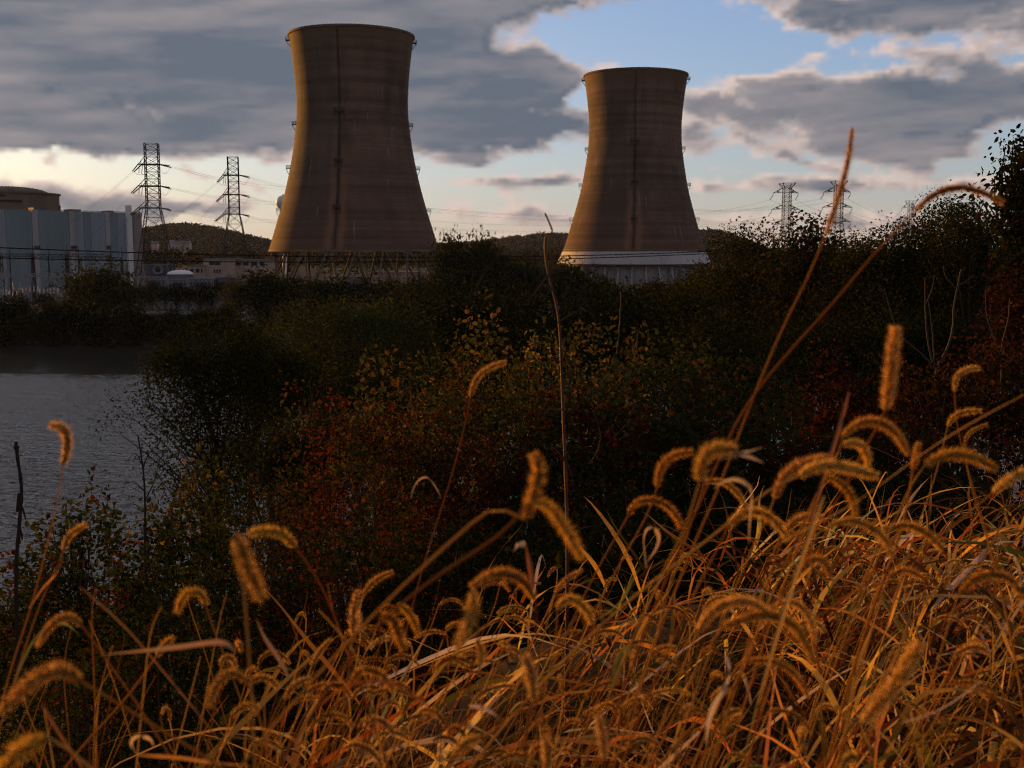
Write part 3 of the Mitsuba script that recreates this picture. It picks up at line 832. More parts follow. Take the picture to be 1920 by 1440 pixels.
def tree_parts(rng, base, cc, r, n_cl, per, leaf, pal, spread, trunk_r, seed, extra=None, flat=.75, droop=.35, rnd=False, twigs=40, lo=.25):
    K = 15
    ld = unit(rng.normal(size=(K, 3)) + [0, 0, .25])
    ld[:6] = unit(rng.normal(size=(6, 3)) * [1, 1, .3] + [0, 0, 1.1])
    lc = cc + ld * np.asarray(r) * rng.uniform(.45, .80, (K, 1))
    lr = np.asarray(r) * rng.uniform(.26, .46, (K, 1))
    which = rng.integers(0, K, n_cl)
    dd = unit(rng.normal(size=(n_cl, 3)) + [0, 0, .45])
    cl = lc[which] + dd * lr[which] * (.55 + .6 * lumpy(dd * 1.6 + which[:, None], seed, .6))[:, None] * rng.uniform(.55, 1, (n_cl, 1)) ** .4
    e_ = (cl - cc) / np.asarray(r)
    en = np.linalg.norm(e_, axis=1, keepdims=True)
    lim = .86 + .28 * meshkit.noise(unit(e_) * 3.1 + seed, seed)[:, None]
    cl = cc + e_ * np.minimum(1, lim / np.maximum(en, 1e-6)) * np.asarray(r)
    if extra is not None:
        cl = np.vstack([cl, extra])
    cl[:, 2] = np.maximum(cl[:, 2], base[2] + .3)
    # trunk and limbs
    top = cc + np.array([rng.normal() * .15 * r[0], rng.normal() * .15 * r[1], r[2] * .55])
    tp = spline(np.array([base - [0, 0, .3], base * .6 + cc * .4 + rng.normal(size=3) * .05 * r[0], cc * .9 + base * .1, top]), 12)
    parts = [tube(tp, trunk_r * np.linspace(1.15, .18, 12), 7)]
    order = rng.permutation(len(cl))[:twigs]
    if extra is not None:
        order = np.unique(np.r_[order, np.arange(n_cl, len(cl))])
    for k in order:
        e = cl[k]
        hz = np.clip((e[2] - base[2]) / max(top[2] - base[2], .1) - .28, .12, .85)
        s = tp[int(hz * 11)]
        L = np.linalg.norm(e - s)
        mid = (s + e) / 2 + np.array([0, 0, .12 * L]) + rng.normal(size=3) * .05 * L
        parts.append(tube(spline([s, mid, e], 6), trunk_r * np.linspace(.38, .06, 6), 4, False))
    pos = np.repeat(cl, per, 0)
    off = rng.normal(size=pos.shape) * np.array([1, 1, flat]) * spread
    off *= np.minimum(1, 2.2 * spread / np.maximum(np.linalg.norm(off, axis=1, keepdims=True), 1e-6))
    ax = unit(off) * .8 + rng.normal(size=pos.shape) * .7 - [0, 0, droop]
    sz = leaf * rng.uniform(.6, 1.25, len(pos))
    v, f, k = leaf_mesh(rng, pos + off, sz, ax, .62, rnd)
    ccol = (1 + .22 * rng.normal(size=(len(cl), 1)).clip(-1.6, 1.6)) * (.6 + .8 * meshkit.noise(cl * (1.6 / max(r[0], .4)) + seed, seed)[:, None])
    col = pick(rng, pal, len(pos), .15) * np.repeat(ccol.clip(.5, 1.6), per, 0)
    return cat(parts), (v, f), np.repeat(col.clip(.004, .6), k, 0)


def tree_px(name, label, pxc, pt, pb, half, Y, pal, leaf, n_cl, per, seed, spread=None, extra=None, trunk_r=.12, bark='mat_bark', rnd=False, depth=1.0, lo=.25, droop=.35, twigs=40):
    rng = np.random.default_rng(seed)
    kk = thing(name, label, 'tree')
    zt, zb = P(pxc, pt, Y)[2], P(pxc, pb, Y)[2]
    x = PX(pxc, Y)
    r = np.array([half / FPX * Y, half / FPX * Y * depth, (zt - zb) / 2])
    base = np.array([x + rng.normal() * .2, Y, float(ground(x, Y))])
    ex = None
    if extra is not None:
        ex = np.array([P(a, b, Y + dy) for a, b, dy in extra])
    tr, lf, col = tree_parts(rng, base, np.array([x, Y, (zt + zb) / 2]), r, n_cl, per, leaf, pal, (spread * .78 if spread else .24 * r[0]), trunk_r, seed, ex, rnd=rnd, lo=lo, droop=droop, twigs=twigs)
    put(kk + '__trunk', tr, bark, smooth=50)
    lab(put(kk + '__crown', lf, 'mat_leaf', color=col), kind='stuff')
    return kk


ex = [(300, 800, 0), (275, 790, -.3), (250, 778, -.3), (225, 786, -.2), (200, 798, 0), (290, 745, .2), (262, 742, .1), (235, 746, .2), (212, 760, .2), (330, 700, 0), (310, 680, .3), (290, 850, 0), (275, 870, .2), (320, 880, .1), (345, 640, .3), (300, 900, -.2), (300, 940, .1), (320, 980, 0), (275, 930, .2)]
tree_px('riverside_tree', 'dark leafy tree leaning out over the water on the left', 400, 600, 1010, 150, 25.0, DARKG + GREEN[:2], .07, 800, 26, 11, .24, ex, .06, lo=.3, twigs=14)
tree_px('riverside_tree', 'dark tree with fine twigs just behind the leaning riverside tree', 500, 640, 960, 135, 27.5, DARKG + GREEN[:2], .08, 480, 26, 12, .28, twigs=14)
tree_px('locust_tree', 'lacy dull green tree left of centre below the tall cooling tower', 640, 553, 880, 200, 33.0, LOCUST, .085, 700, 30, 13, .30)
tree_px('riverside_tree', 'dark bushy tree below the right leg of the left cooling tower', 815, 540, 800, 165, 42.0, DARKG, .15, 300, 26, 14, .55, trunk_r=.2)
tree_px('riverside_tree', 'dark bushy tree behind the tall dead stalk', 985, 548, 800, 150, 46.0, DARKG, .15, 280, 26, 15, .55, trunk_r=.2)
tree_px('riverside_tree', 'dark green tree below the skirt of the right cooling tower', 1150, 540, 800, 150, 45.0, DARKG + OLIVE[:1], .15, 280, 26, 16, .55, trunk_r=.2)
tree_px('riverside_tree', 'brownish green tree right of the right cooling tower foot', 1310, 512, 820, 150, 50.0, OLIVE + DARKG, .13, 520, 26, 17, .6, trunk_r=.2)
tree_px('riverside_tree', 'olive tree rising left of the small leafy treetop', 1405, 442, 820, 125, 54.0, OLIVE + DARKG, .14, 560, 26, 18, .6, trunk_r=.2)
tree_px('young_maple_tree', 'treetop of big dark leaves standing against the sky by the pylons', 1500, 418, 760, 92, 44.0, RUST[:2] + DARKG, .17, 330, 22, 19, .42, [(1462, 425, 0), (1450, 440, .4), (1478, 428, 0), (1530, 416, .2), (1545, 438, .3), (1570, 450, .2), (1512, 432, 0)], .14, rnd=True)
tree_px('riverside_tree', 'bright olive rounded tree on the right, nearest the bent grass head', 1645, 400, 850, 135, 41.0, OLIVE + GREEN[:2], .115, 640, 26, 20, .42, trunk_r=.18)
tree_px('riverside_tree', 'tall olive green tree below the far pylon tops', 1745, 368, 850, 130, 43.0, OLIVE + GREEN[:2], .12, 680, 26, 21, .45, trunk_r=.2)
tree_px('riverside_tree', 'dense dark tree left of the tallest tree at the right edge', 1835, 384, 850, 112, 38.0, DARKG + OLIVE[:2], .11, 600, 26, 22, .40, trunk_r=.2)
tree_px('sycamore_tree', 'tallest tree with big dark leaves at the right edge', 1945, 250, 800, 80, 32.0, RUST[1:2] + DARKG + OLIVE[:1], .17, 430, 20, 23, .30, [(1885, 275, 0), (1872, 300, 0), (1900, 262, .3), (1868, 345, .2), (1880, 385, .2), (1865, 330, .3), (1895, 320, 0), (1850, 378, 0), (1835, 370, .2), (1888, 430, 0), (1862, 420, .2), (1900, 262, 0), (1905, 290, .3)], .2, rnd=True)
tree_px('understorey_tree', 'dark low tree in the shade between the thicket and the tall stems', 1370, 600, 880, 130, 26.0, DARKG, .09, 300, 26, 24, .34)
tree_px('understorey_tree', 'dark low tree in the shade behind the two crossing tall stems', 1500, 590, 880, 120, 28.0, DARKG, .09, 300, 26, 25, .34)
tree_px('understorey_tree', 'dark low tree in the shade left of the pale forked sapling', 1640, 590, 880, 120, 27.0, DARKG + OLIVE[:1], .09, 300, 26, 26, .34)
tree_px('understorey_tree', 'dark low tree behind the pale forked sapling', 1780, 590, 880, 120, 26.0, DARKG, .09, 300, 26, 27, .34)
tree_px('sumac_tree', 'thin tree with dull pink drooping leaves at the right edge', 1900, 500, 760, 55, 20.0, DRED + RUST[:1], .10, 120, 16, 28, .22, trunk_r=.04)
tree_px('understorey_tree', 'black shaded low tree below the lacy green tree', 730, 690, 900, 140, 22.0, DARKG, .075, 260, 26, 29, .28)
tree_px('understorey_tree', 'black shaded low tree behind the left end of the red thicket', 580, 790, 960, 110, 18.0, DARKG, .065, 220, 26, 30, .22)

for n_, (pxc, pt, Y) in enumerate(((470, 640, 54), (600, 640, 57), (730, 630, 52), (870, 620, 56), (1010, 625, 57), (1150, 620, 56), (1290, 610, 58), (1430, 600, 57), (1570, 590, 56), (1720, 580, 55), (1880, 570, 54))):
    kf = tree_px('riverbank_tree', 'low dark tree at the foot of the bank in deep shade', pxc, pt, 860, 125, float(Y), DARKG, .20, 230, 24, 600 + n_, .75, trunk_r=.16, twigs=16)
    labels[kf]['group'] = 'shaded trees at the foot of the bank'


def bushy(name, label, pxc, pt, half, Y, pal, leaf, n, seed, depth=.9, shoots=0, rnd=True, zb=None, catg='bush', low=-.35, pal2=None):
    rng = np.random.default_rng(seed)
    kk = thing(name, label, catg)
    x = PX(pxc, Y); rx = half / FPX * Y
    zt = P(pxc, pt, Y)[2]
    zb = float(ground(x, Y)) - .1 if zb is None else zb
    c = np.array([x, Y, (zt + zb) / 2]); r = np.array([rx, rx * depth, (zt - zb) / 2])
    d = unit(rng.normal(size=(n * 2, 3)))
    d = d[d[:, 2] > low][:n]
    sup = 1 / np.power(np.abs(d[:, 0]) ** 3 + np.abs(d[:, 1]) ** 3 + np.abs(d[:, 2]) ** 3, 1 / 3)
    q = c + d * r * (np.minimum(sup, 1.25) * (lumpy(d * 1.3, seed, 1.15)) * rng.uniform(.62, 1.0, len(d)) ** .45 * 1.02)[:, None]
    clump = meshkit.noise(q * (2.2 / max(rx, .4)) * 1.6 + seed, seed)
    fine = meshkit.fbm(q * (5.5 / max(rx, .5)) + seed, 3, seed + 1)
    keep = fine > .36
    q, clump, d = q[keep], clump[keep], d[keep]
    stems = []
    for k in rng.permutation(len(q))[:26]:
        b0 = np.array([x + rng.normal() * rx * .3, Y + rng.normal() * rx * .3, zb - .1])
        stems.append(tube(spline([b0, (b0 + q[k]) / 2 + [0, 0, .15 * rx], q[k]], 8), np.linspace(.012, .003, 8) * (1 + rx * .4), 4, False))
    def coh(pl, off):
        pl = np.asarray(pl, float) * LEAF_ALBEDO * 1.25
        k_ = (meshkit.fbm(q * (3.2 / max(rx, .4)) + off, 3, seed) * 1.9 - .45) * len(pl) + rng.normal(size=len(q)) * .8
        return pl[np.clip(k_, 0, len(pl) - 1).astype(int)] * rng.uniform(.75, 1.2, (len(q), 1))
    col = coh(pal, 1.0) * (.55 + .9 * clump)[:, None]
    if pal2 is not None:
        sel = meshkit.noise(q * (1.7 / max(rx, .4)) + 9, seed + 7) > .52
        col[sel] = (coh(pal2, 5.0) * (.55 + .9 * clump)[:, None])[sel]
    pos, axs, szs, cols = [q], [d * .7 + rng.normal(size=q.shape) * .8 - [0, 0, .5]], [leaf * rng.uniform(.55, 1.2, len(q))], [col]
    for k in range(shoots):
        dd = unit(np.array([rng.normal() * .8, rng.normal() * .5, 1.1]))
        s0 = c + dd * r * .92
        L = rng.uniform(.18, .5) * (0.5 + .25 * rx)
        e = s0 + np.array([rng.normal() * .12, rng.normal() * .12, 1.0]) * L
        sp = spline([s0 - [0, 0, .3], (s0 + e) / 2 + rng.normal(size=3) * .04, e], 10)
        stems.append(tube(sp, np.linspace(.006, .002, 10), 4, False))
        m = rng.integers(10, 24)
        t = rng.uniform(0.2, 1, m)
        pp = np.stack([np.interp(t, np.linspace(0, 1, 10), sp[:, a]) for a in range(3)], 1)
        pos.append(pp); axs.append(rng.normal(size=pp.shape) + [0, 0, -.1]); szs.append(leaf * rng.uniform(.6, 1.1, m) * (1.15 - .4 * t)); cols.append(pick(rng, pal, m) * 1.15)
    tw = []
    for _ in range(14 if rx > .6 else 6):
        dd = unit(np.array([rng.normal(), rng.normal() - .5, .5 + rng.uniform(0, .8)]))
        s0 = c + dd * r * rng.uniform(.75, .95)
        L = rng.uniform(.15, .45) * (.4 + .3 * rx)
        e1 = s0 + unit(dd + rng.normal(size=3) * .5) * L
        e2 = e1 + unit(dd + rng.normal(size=3) * .9 - [0, 0, .6]) * L * .7
        tw.append(tube(spline([s0, e1, e2], 10), np.linspace(.0035, .0015, 10) * (.6 + .05 * Y), 4, False))
    lab(put(kk + '__bare_twigs', cat(tw), 'mat_twig'), kind='stuff')
    pos, axs, szs, cols = np.vstack(pos), np.vstack(axs), np.concatenate(szs), np.vstack(cols)
    v, f, k = leaf_mesh(rng, pos, szs, axs, .72 if rnd else .5, rnd)
    put(kk + '__stems', cat(stems), 'mat_bark')
    lab(put(kk + '__foliage', (v, f), 'mat_leaf', color=np.repeat(cols.clip(.004, .6), k, 0)), kind='stuff')
    return kk


bushy('vine_thicket', 'yellow-green vine thicket with leafy shoots in the middle of the bank', 1000, 668, 290, 11.5, YGREEN + OLIVE, .062, 21000, 41, shoots=60, pal2=THICK)
bushy('vine_thicket', 'green vine thicket reaching right under the crossing stems', 1290, 715, 230, 11.0, THICK + GREEN, .065, 11000, 42, shoots=34)
bushy('red_creeper_bush', 'dark red creeper covered bush left of centre', 730, 800, 215, 9.3, RED, .045, 17000, 43, shoots=14, pal2=RED + OLIVE)
bushy('red_creeper_bush', 'rusty red lower bush below the yellow-green thicket', 900, 790, 160, 9.8, RED + GREEN[:2], .05, 10000, 44, shoots=8, pal2=GREEN)
bushy('dark_bush', 'dark leafy bush behind the pale drooping double grass head', 1130, 800, 240, 9.4, DARKG + DRED[:2], .055, 13000, 45, shoots=10)
bushy('dark_bush', 'dark bush left of the fat golden grass head', 1360, 830, 170, 9.6, DARKG + OLIVE[:1], .05, 10000, 46, shoots=14)
bushy('dark_bush', 'small wine red bush in the shade right of the tall stems', 1590, 715, 90, 15.0, DRED + RED[:1], .075, 5000, 47, shoots=10)
bushy('dark_bush', 'wide brownish red bush behind the grass at the right edge', 1830, 695, 210, 10.5, DRED + RUST[:2] + DARKG[:1], .055, 14000, 48, shoots=26)
bushy('dark_bush', 'dark bush behind the nodding grass heads right of centre', 1570, 840, 170, 9.0, DARKG + DRED, .05, 9000, 49, shoots=12)
bushy('olive_bush', 'olive weedy bush with seed tufts left of the red bush', 560, 870, 120, 11.5, OLIVE + RUST, .05, 6000, 50, shoots=30, pal2=RUST)
bushy('yellow_leaf_bush', 'yellow and green leafed bush beside the water on the left', 330, 935, 130, 9.6, GREEN + YELLOW[:2], .06, 7500, 51, shoots=24, pal2=YELLOW + GREEN)
bushy('waterside_bush', 'green leafed bush with red leaves at the lower left water edge', 130, 1000, 150, 9.2, GREEN + OLIVE[:1], .055, 8500, 52, shoots=26, pal2=GREEN + RED[:1])
bushy('waterside_bush', 'dark green bush in the left bottom corner', 60, 1075, 170, 7.2, DARKG + GREEN[:1] + RED[:1], .04, 9000, 53, shoots=16)
bushy('waterside_bush', 'dark bush below the yellow leafed bush', 370, 1060, 190, 7.4, DARKG + GREEN[:2], .045, 10000, 54, shoots=16)
bushy('dark_bush', 'dark tangled bush under the leftmost drooping heads', 250, 1200, 260, 5.6, DARKG + DRED[:1] + OLIVE[:1], .03, 12000, 55, shoots=20)
bushy('dark_bush', 'dark tangled bush below the red creeper bush', 640, 1020, 200, 7.4, DARKG + RED[:2], .036, 11000, 56, shoots=12)
bushy('dark_bush', 'dark bush just behind the left part of the grass', 900, 1000, 200, 7.6, DARKG, .04, 11000, 57, shoots=8)
bushy('dark_bush', 'black shaded bush behind the middle of the grass', 1250, 960, 230, 7.8, DARKG, .04, 12000, 58, shoots=8)
bushy('dark_bush', 'black shaded bush behind the right part of the grass', 1680, 930, 280, 8.2, DARKG + DRED[:1], .045, 12000, 59, shoots=10)

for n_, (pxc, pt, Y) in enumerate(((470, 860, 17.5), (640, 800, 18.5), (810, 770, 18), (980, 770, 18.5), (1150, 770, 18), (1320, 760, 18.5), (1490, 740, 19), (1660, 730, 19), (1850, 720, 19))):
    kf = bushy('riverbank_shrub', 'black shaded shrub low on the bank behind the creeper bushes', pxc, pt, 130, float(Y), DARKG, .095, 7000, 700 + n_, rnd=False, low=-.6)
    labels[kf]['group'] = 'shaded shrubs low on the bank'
# undergrowth over the whole slope
rng = np.random.default_rng(71)
n = 52000
yy = rng.uniform(0, 1, n) ** 1.5 * 52 + 3.0
xx = rng.uniform(-.62, .62, n) * (yy + 2.5)
s_ = yy - (4.9 + 2.2 * np.clip(xx, -2.2, 0) + .5 * np.clip(xx, 0, 4))
ok = s_ > .6
xx, yy = xx[ok], yy[ok]
gz = ground(xx, yy)
ok = gz > -.3
xx, yy, gz = xx[ok], yy[ok], gz[ok]
pos = np.stack([xx, yy, gz + rng.uniform(0, 1, len(xx)) ** 2 * (.25 + .035 * yy)], -1)
v, f, k = leaf_mesh(rng, pos, (.045 + .0035 * yy) * rng.uniform(.6, 1.3, len(yy)), rng.normal(size=pos.shape) + [0, 0, .2], .6)
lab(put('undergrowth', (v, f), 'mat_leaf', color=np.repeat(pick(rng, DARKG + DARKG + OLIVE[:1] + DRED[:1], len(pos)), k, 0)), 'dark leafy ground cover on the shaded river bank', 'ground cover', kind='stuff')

# ------------------------------------------------------------------ far bank trees (copies), far wood, hill forest
rng = np.random.default_rng(81)
PALS = [DARKG + GREEN[:1], DARKG + OLIVE[:2], GREEN + OLIVE[:2], DARKG]
models = []
for m in range(5):
    r_ = np.random.default_rng(300 + m)
    H = 10.0
    tr, lf, col = tree_parts(r_, np.array([0, 0, 0.0]), np.array([0, 0, 5.6]), np.array([3.6 + .5 * (m % 3), 3.6, 4.6]), 150, 13, .52, PALS[m % 4], 1.0, .24, 90 + m, twigs=26)
    nm = f'far_tree_model_{m}'
    scene[nm] = {'type': 'shapegroup', 'trunk': mikit.ply(tr, 'mat_bark'), 'crown': mikit.ply(lf, 'mat_leaf', color=col)}
    models.append(nm)


def far_tree(name, label, group, px, py_top, Y, m, sq=1.0):
    kk = thing(name, label, 'tree', group)
    x = PX(px, Y); zg = float(ground(x, Y)) - .2
    h = P(px, py_top, Y)[2] - zg
    s = max(h / 10.4, .25)
    scene[kk] = {'type': 'instance', 'g': {'type': 'ref', 'id': models[m]},
                 'to_world': T().translate([x, Y, zg]).rotate([0, 0, 1], float(rng.uniform(0, 360))).scale([s * sq, s * sq, s])}


def top_line(px):
    return np.interp(px, [-80, 0, 60, 130, 150, 190, 235, 255, 330, 430, 450, 500, 530, 560, 640, 700, 760, 810, 850, 900, 960, 1040, 1075, 1110, 1180, 1260, 1330, 1400, 1950],
                     [540, 550, 552, 556, 525, 505, 530, 578, 588, 565, 522, 514, 528, 516, 522, 528, 530, 526, 486, 470, 486, 490, 500, 520, 530, 525, 505, 490, 500])


for px in np.arange(-70, 1990, 25.0):
    p_ = px + rng.uniform(-9, 9); t_ = float(top_line(p_)) + rng.uniform(-6, 14); Y = rng.uniform(258, 276)
    if t_ > 555:
        Y = rng.uniform(255, 259)
    g_ = ('bushy tree in the dark tree line along the left far bank', 'far bank trees left') if p_ < 440 else (('bushy tree in the dark line of trees at the foot of the towers', 'far bank trees middle') if p_ < 1330 else ('tree on the far bank behind the wood on the right', 'far bank trees right'))
    far_tree('far_bank_tree', g_[0], g_[1], p_, t_, Y, int(rng.integers(0, 4)), 1.0)
for px in np.arange(-60, 1500, 19.0):
    p_ = px + rng.uniform(-8, 8)
    Y = rng.uniform(253.5, 257)
    t_ = 588 + rng.uniform(-12, 22)
    far_tree('far_bank_shrub', 'low dark shrub at the waterline of the far bank', 'far bank shrubs', p_, t_, Y, int(rng.integers(0, 5)), 1.5)
far_tree('far_bank_tree', 'bright olive rounded tree on the far bank before the turbine hall', None, 187, 497, 257, 2, 1.15)
far_tree('far_bank_tree', 'dark tree on the far bank beside the left cooling tower foot', None, 490, 505, 259, 3, 1.1)
far_tree('far_bank_tree', 'dark leafy tree at the right foot of the left cooling tower', None, 838, 441, 262, 0, .55)
far_tree('far_bank_tree', 'dark leafy tree midway between the two cooling towers', None, 906, 446, 262, 1, .6)

for px, py in ((262, 536), (283, 528), (306, 538), (327, 532), (352, 539), (371, 533), (395, 537), (420, 528)):
    far_tree('yard_tree', 'low dark tree among the yard buildings by the switchyard', 'low trees in the plant yard', px, py, 338.0, int(px) % 4, 1.3)

# bare twiggy trees against the sky between the towers
def bare_tree(label, px, py_top, Y, seed, name='bare_tree', spread=.5, base=None, r0=.16, depth_n=5, mat='mat_bark'):
    r_ = np.random.default_rng(seed)
    kk = thing(name, label, 'tree')
    x = PX(px, Y)
    b = np.array([x, Y, float(ground(x, Y)) - .2]) if base is None else np.asarray(base, float)
    H = P(px, py_top, Y)[2] - b[2]
    trunk, twigs = [], []

    def grow(p, d, L, r, lev):
        e = p + d * L
        path = spline([p, p + d * L * .5 + r_.normal(size=3) * L * .05, e], 5)
        (trunk if lev < 1 else twigs).append(tube(path, np.linspace(r, r * .66, 5), 5 if lev < 2 else 3, False))
        if lev >= depth_n:
            return
        for _ in range(2 if lev < 3 else 3):
            nd = unit(d + r_.normal(size=3) * spread * [1, .8, .6] + [0, 0, .12])
            grow(p + d * L * r_.uniform(.7, 1.0), nd, L * r_.uniform(.55, .78), r * .58, lev + 1)
    grow(b, unit(np.array([r_.normal() * .05, 0, 1])), H * .36, r0, 0)
    put(kk + '__trunk', cat(trunk), mat)
    put(kk + '__twigs', cat(twigs), mat)


bare_tree('leafless twiggy tree right of the left cooling tower', 858, 405, 250.0, 1, r0=.2)
bare_tree('leafless twiggy tree left of the right cooling tower', 962, 408, 252.0, 2, r0=.2)
bare_tree('small leafless tree in the gap before the right cooling tower', 1035, 400, 252.0, 3, r0=.2)
bare_tree('bare tree in front of the switchyard, left of the olive far bank tree', 128, 515, 254.0, 4, r0=.16)
bare_tree('bare tree in front of the switchyard, right of the olive far bank tree', 268, 535, 254.0, 5, r0=.14)
bare_tree('bare tree near the second pylon on the far bank', 416, 500, 254.0, 6, r0=.14)

# far wood behind the buildings and forest on the hills
def card_forest(key, label, xs, ys_, zs, R, n_card, size, pal, seed):
    r_ = np.random.default_rng(seed)
    k_ = len(xs)
    c = np.stack([xs, ys_, zs], -1)
    d = unit(r_.normal(size=(k_, n_card, 3)) + [0, -.2, .35])
    pos = (c[:, None] + d * (R * r_.uniform(.75, 1.25, k_))[:, None, None] * r_.uniform(.6, 1.0, (k_, n_card, 1)) * [1, 1, .8]).reshape(-1, 3)
    v, f, kk = leaf_mesh(r_, pos, size * r_.uniform(.6, 1.3, len(pos)), r_.normal(size=pos.shape), .8)
    col = np.repeat(pick(r_, pal, k_, .25), n_card, 0) * r_.uniform(.75, 1.25, (len(pos), 1))
    lab(put(key, (v, f), 'mat_leaf', color=np.repeat(col, kk, 0)), label, 'forest', kind='stuff')


n = 520
y_ = rng.uniform(760, 1150, n); x_ = PX(0, 1) * 0 + (rng.uniform(-120, 2000, n) - CX) / FPX * y_
card_forest('far_wood', 'dark autumn wood on the plain behind the plant buildings', x_, y_, ISLAND + rng.uniform(5, 15, n), 6.5, 60, 2.2, DARKG + DARKG + OLIVE[:2] + RUST[:2], 5)
n = 9500
r_ = rng.uniform(1500, 2750, n); a_ = np.radians(rng.uniform(-27, 27, n))
x_, y_ = r_ * np.sin(a_), r_ * np.cos(a_)
card_forest('hill_forest', 'autumn tinted forest covering the low far hills', x_, y_, ground(x_, y_) + 4, 8.0, 18, 5.2, [(.020, .027, .018), (.026, .029, .018), (.036, .031, .019), (.044, .031, .02), (.018, .024, .016), (.036, .034, .021)], 6)
for n_, (px, py) in enumerate(((322, 457), (331, 458.5), (343, 458), (352, 459), (291, 459))):
    kk = thing('far_house', 'tiny pale house at the foot of the far hill', 'house', 'tiny far houses')
    b = P(px, py, 1500.0)
    put(kk + '__wall', box(b[0] - 4, b[0] + 4, 1496, 1504, b[2] - 14, b[2] + 2), 'mat_beige')
    rf = np.array([[b[0] - 4.4, 1495, b[2] + 2.01], [b[0] + 4.4, 1495, b[2] + 2.01], [b[0] + 4.4, 1505, b[2] + 2.01], [b[0] - 4.4, 1505, b[2] + 2.01], [b[0] - 4.4, 1500, b[2] + 4.5], [b[0] + 4.4, 1500, b[2] + 4.5]])
    put(kk + '__roof', (rf, np.array([[0, 1, 5], [0, 5, 4], [2, 3, 4], [2, 4, 5], [0, 4, 3], [1, 2, 5], [0, 3, 2], [0, 2, 1]])), 'mat_grey_wall')

# ------------------------------------------------------------------ dead stalks and saplings on the bank
def stalk(name, label, catg, pts, Y, r0, r1, twigs=(), col='mat_stalk', to_ground=True, dY=0.0, knots=0):
    kk = thing(name, label, catg)
    p = np.array([P(a, b, Y + dY * i_) for i_, (a, b) in enumerate(pts)])      # tip first
    if to_ground:
        b = p[-1].copy(); b[2] = float(ground(b[0], b[1])) - .05
        if b[2] < p[-1][2] - .02:
            p = np.vstack([p, b])
    n = 40
    sp = spline(p, n)
    r = np.linspace(r1, r0, n)
    if knots:
        r = r * (1 + .22 * (np.arange(n) % knots == 0))
    put(kk + '__stem', tube(sp, r, 8), col, smooth=60)
    for tw in twigs:
        q = np.array([P(a, b, Y + (tw[2][0] if len(tw) > 2 and i_ else 0) * i_) for i_, (a, b) in enumerate(tw[0])])
        put(kk + '__twig', tube(spline(q, 14), np.linspace(tw[1], tw[1] * .4, 14), 6), col, smooth=60)
    return kk


def stalk_col(p, n, uv):
    g = fbm(p.x * 60, p.y * 60, p.z * 14, 3)
    return mix([0.035, 0.013, 0.009], [0.105, 0.036, 0.018], smoothstep(.3, .75, g))


scene['mat_stalk'] = princ(proc(stalk_col), 0.6, 0, 0.3)
scene['mat_stalk_black'] = princ((0.02, 0.014, 0.01), 0.8)
scene['mat_sapling'] = princ((0.05, 0.033, 0.028), 0.8)
stalk('dead_stalk', 'tall dry brown weed stalk with broken twigs in front of the right cooling tower', 'stalk',
      [(1022, 400), (1033, 425), (1035, 437), (1026, 440), (1022, 470), (1030, 520), (1045, 580), (1053, 690), (1057, 800), (1063, 960)], 4.3, .0078, .0028,
      [([(1028, 515), (1010, 540), (992, 562)], .004), ([(1033, 540), (1022, 555), (1012, 548)], .003), ([(1046, 605), (1070, 590), (1090, 578)], .004), ([(1090, 578), (1110, 590), (1118, 605)], .003),
       ([(1057, 768), (1035, 768), (1016, 768)], .004), ([(1060, 868), (1040, 842), (1020, 842)], .0035), ([(1060, 868), (1068, 880), (1072, 893)], .005), ([(1028, 470), (1036, 500), (1030, 512)], .003),
       ([(1000, 640), (1024, 655), (1048, 680)], .003), ([(1112, 770), (1122, 800), (1126, 820), (1118, 850), (1104, 870)], .004)], knots=9)
stalk('mullein_stalk', 'black dried flower stalk standing before the water at the left edge', 'stalk', [(30, 828), (33, 860), (40, 910), (38, 960), (34, 1010), (30, 1080)], 5.2, .011, .007,
      [([(38, 925), (34, 945), (32, 960)], .012), ([(41, 950), (46, 965), (48, 975)], .006), ([(34, 985), (40, 1000), (42, 1012)], .008), ([(31, 836), (31, 842), (33, 850)], .014)], 'mat_stalk_black', knots=3)
stalk('mullein_stalk', 'dark bare twig rising from the yellow leafed bush at the water', 'stalk', [(258, 815), (264, 850), (270, 900), (272, 960), (272, 1060)], 8.0, .012, .005,
      [([(268, 880), (280, 850), (310, 822)], .005), ([(266, 870), (252, 850), (240, 868)], .004), ([(270, 920), (250, 905), (232, 906)], .004), ([(271, 940), (290, 900), (300, 860)], .005), ([(271, 960), (250, 945), (228, 950)], .004)], 'mat_stalk_black')
stalk('pale_twig', 'thin pale upright twig above the green thicket, the taller of two', 'twig', [(1164, 548), (1163, 590), (1158, 650), (1150, 705), (1146, 740)], 12.0, .011, .005, (), 'mat_sapling', False)
stalk('pale_twig', 'thin pale upright twig above the green thicket, the shorter of two', 'twig', [(1196, 618), (1194, 650), (1186, 685), (1170, 715), (1160, 735)], 12.0, .009, .005, (), 'mat_sapling', False)
stalk('forked_sapling', 'pale forked bare sapling in front of the dark wood on the right', 'sapling', [(1802, 505), (1795, 540), (1788, 580), (1787, 610), (1775, 655), (1757, 690), (1756, 735)], 19.0, .035, .012,
      [([(1788, 535), (1774, 520), (1768, 498)], .012), ([(1790, 540), (1810, 528), (1828, 515)], .010), ([(1752, 690), (1730, 665), (1690, 630), (1672, 590), (1658, 540)], .016), ([(1752, 690), (1740, 640), (1735, 570), (1735, 520)], .02), ([(1736, 570), (1748, 540), (1752, 515)], .012), ([(1752, 690), (1748, 620), (1740, 560)], .014)], 'mat_sapling')
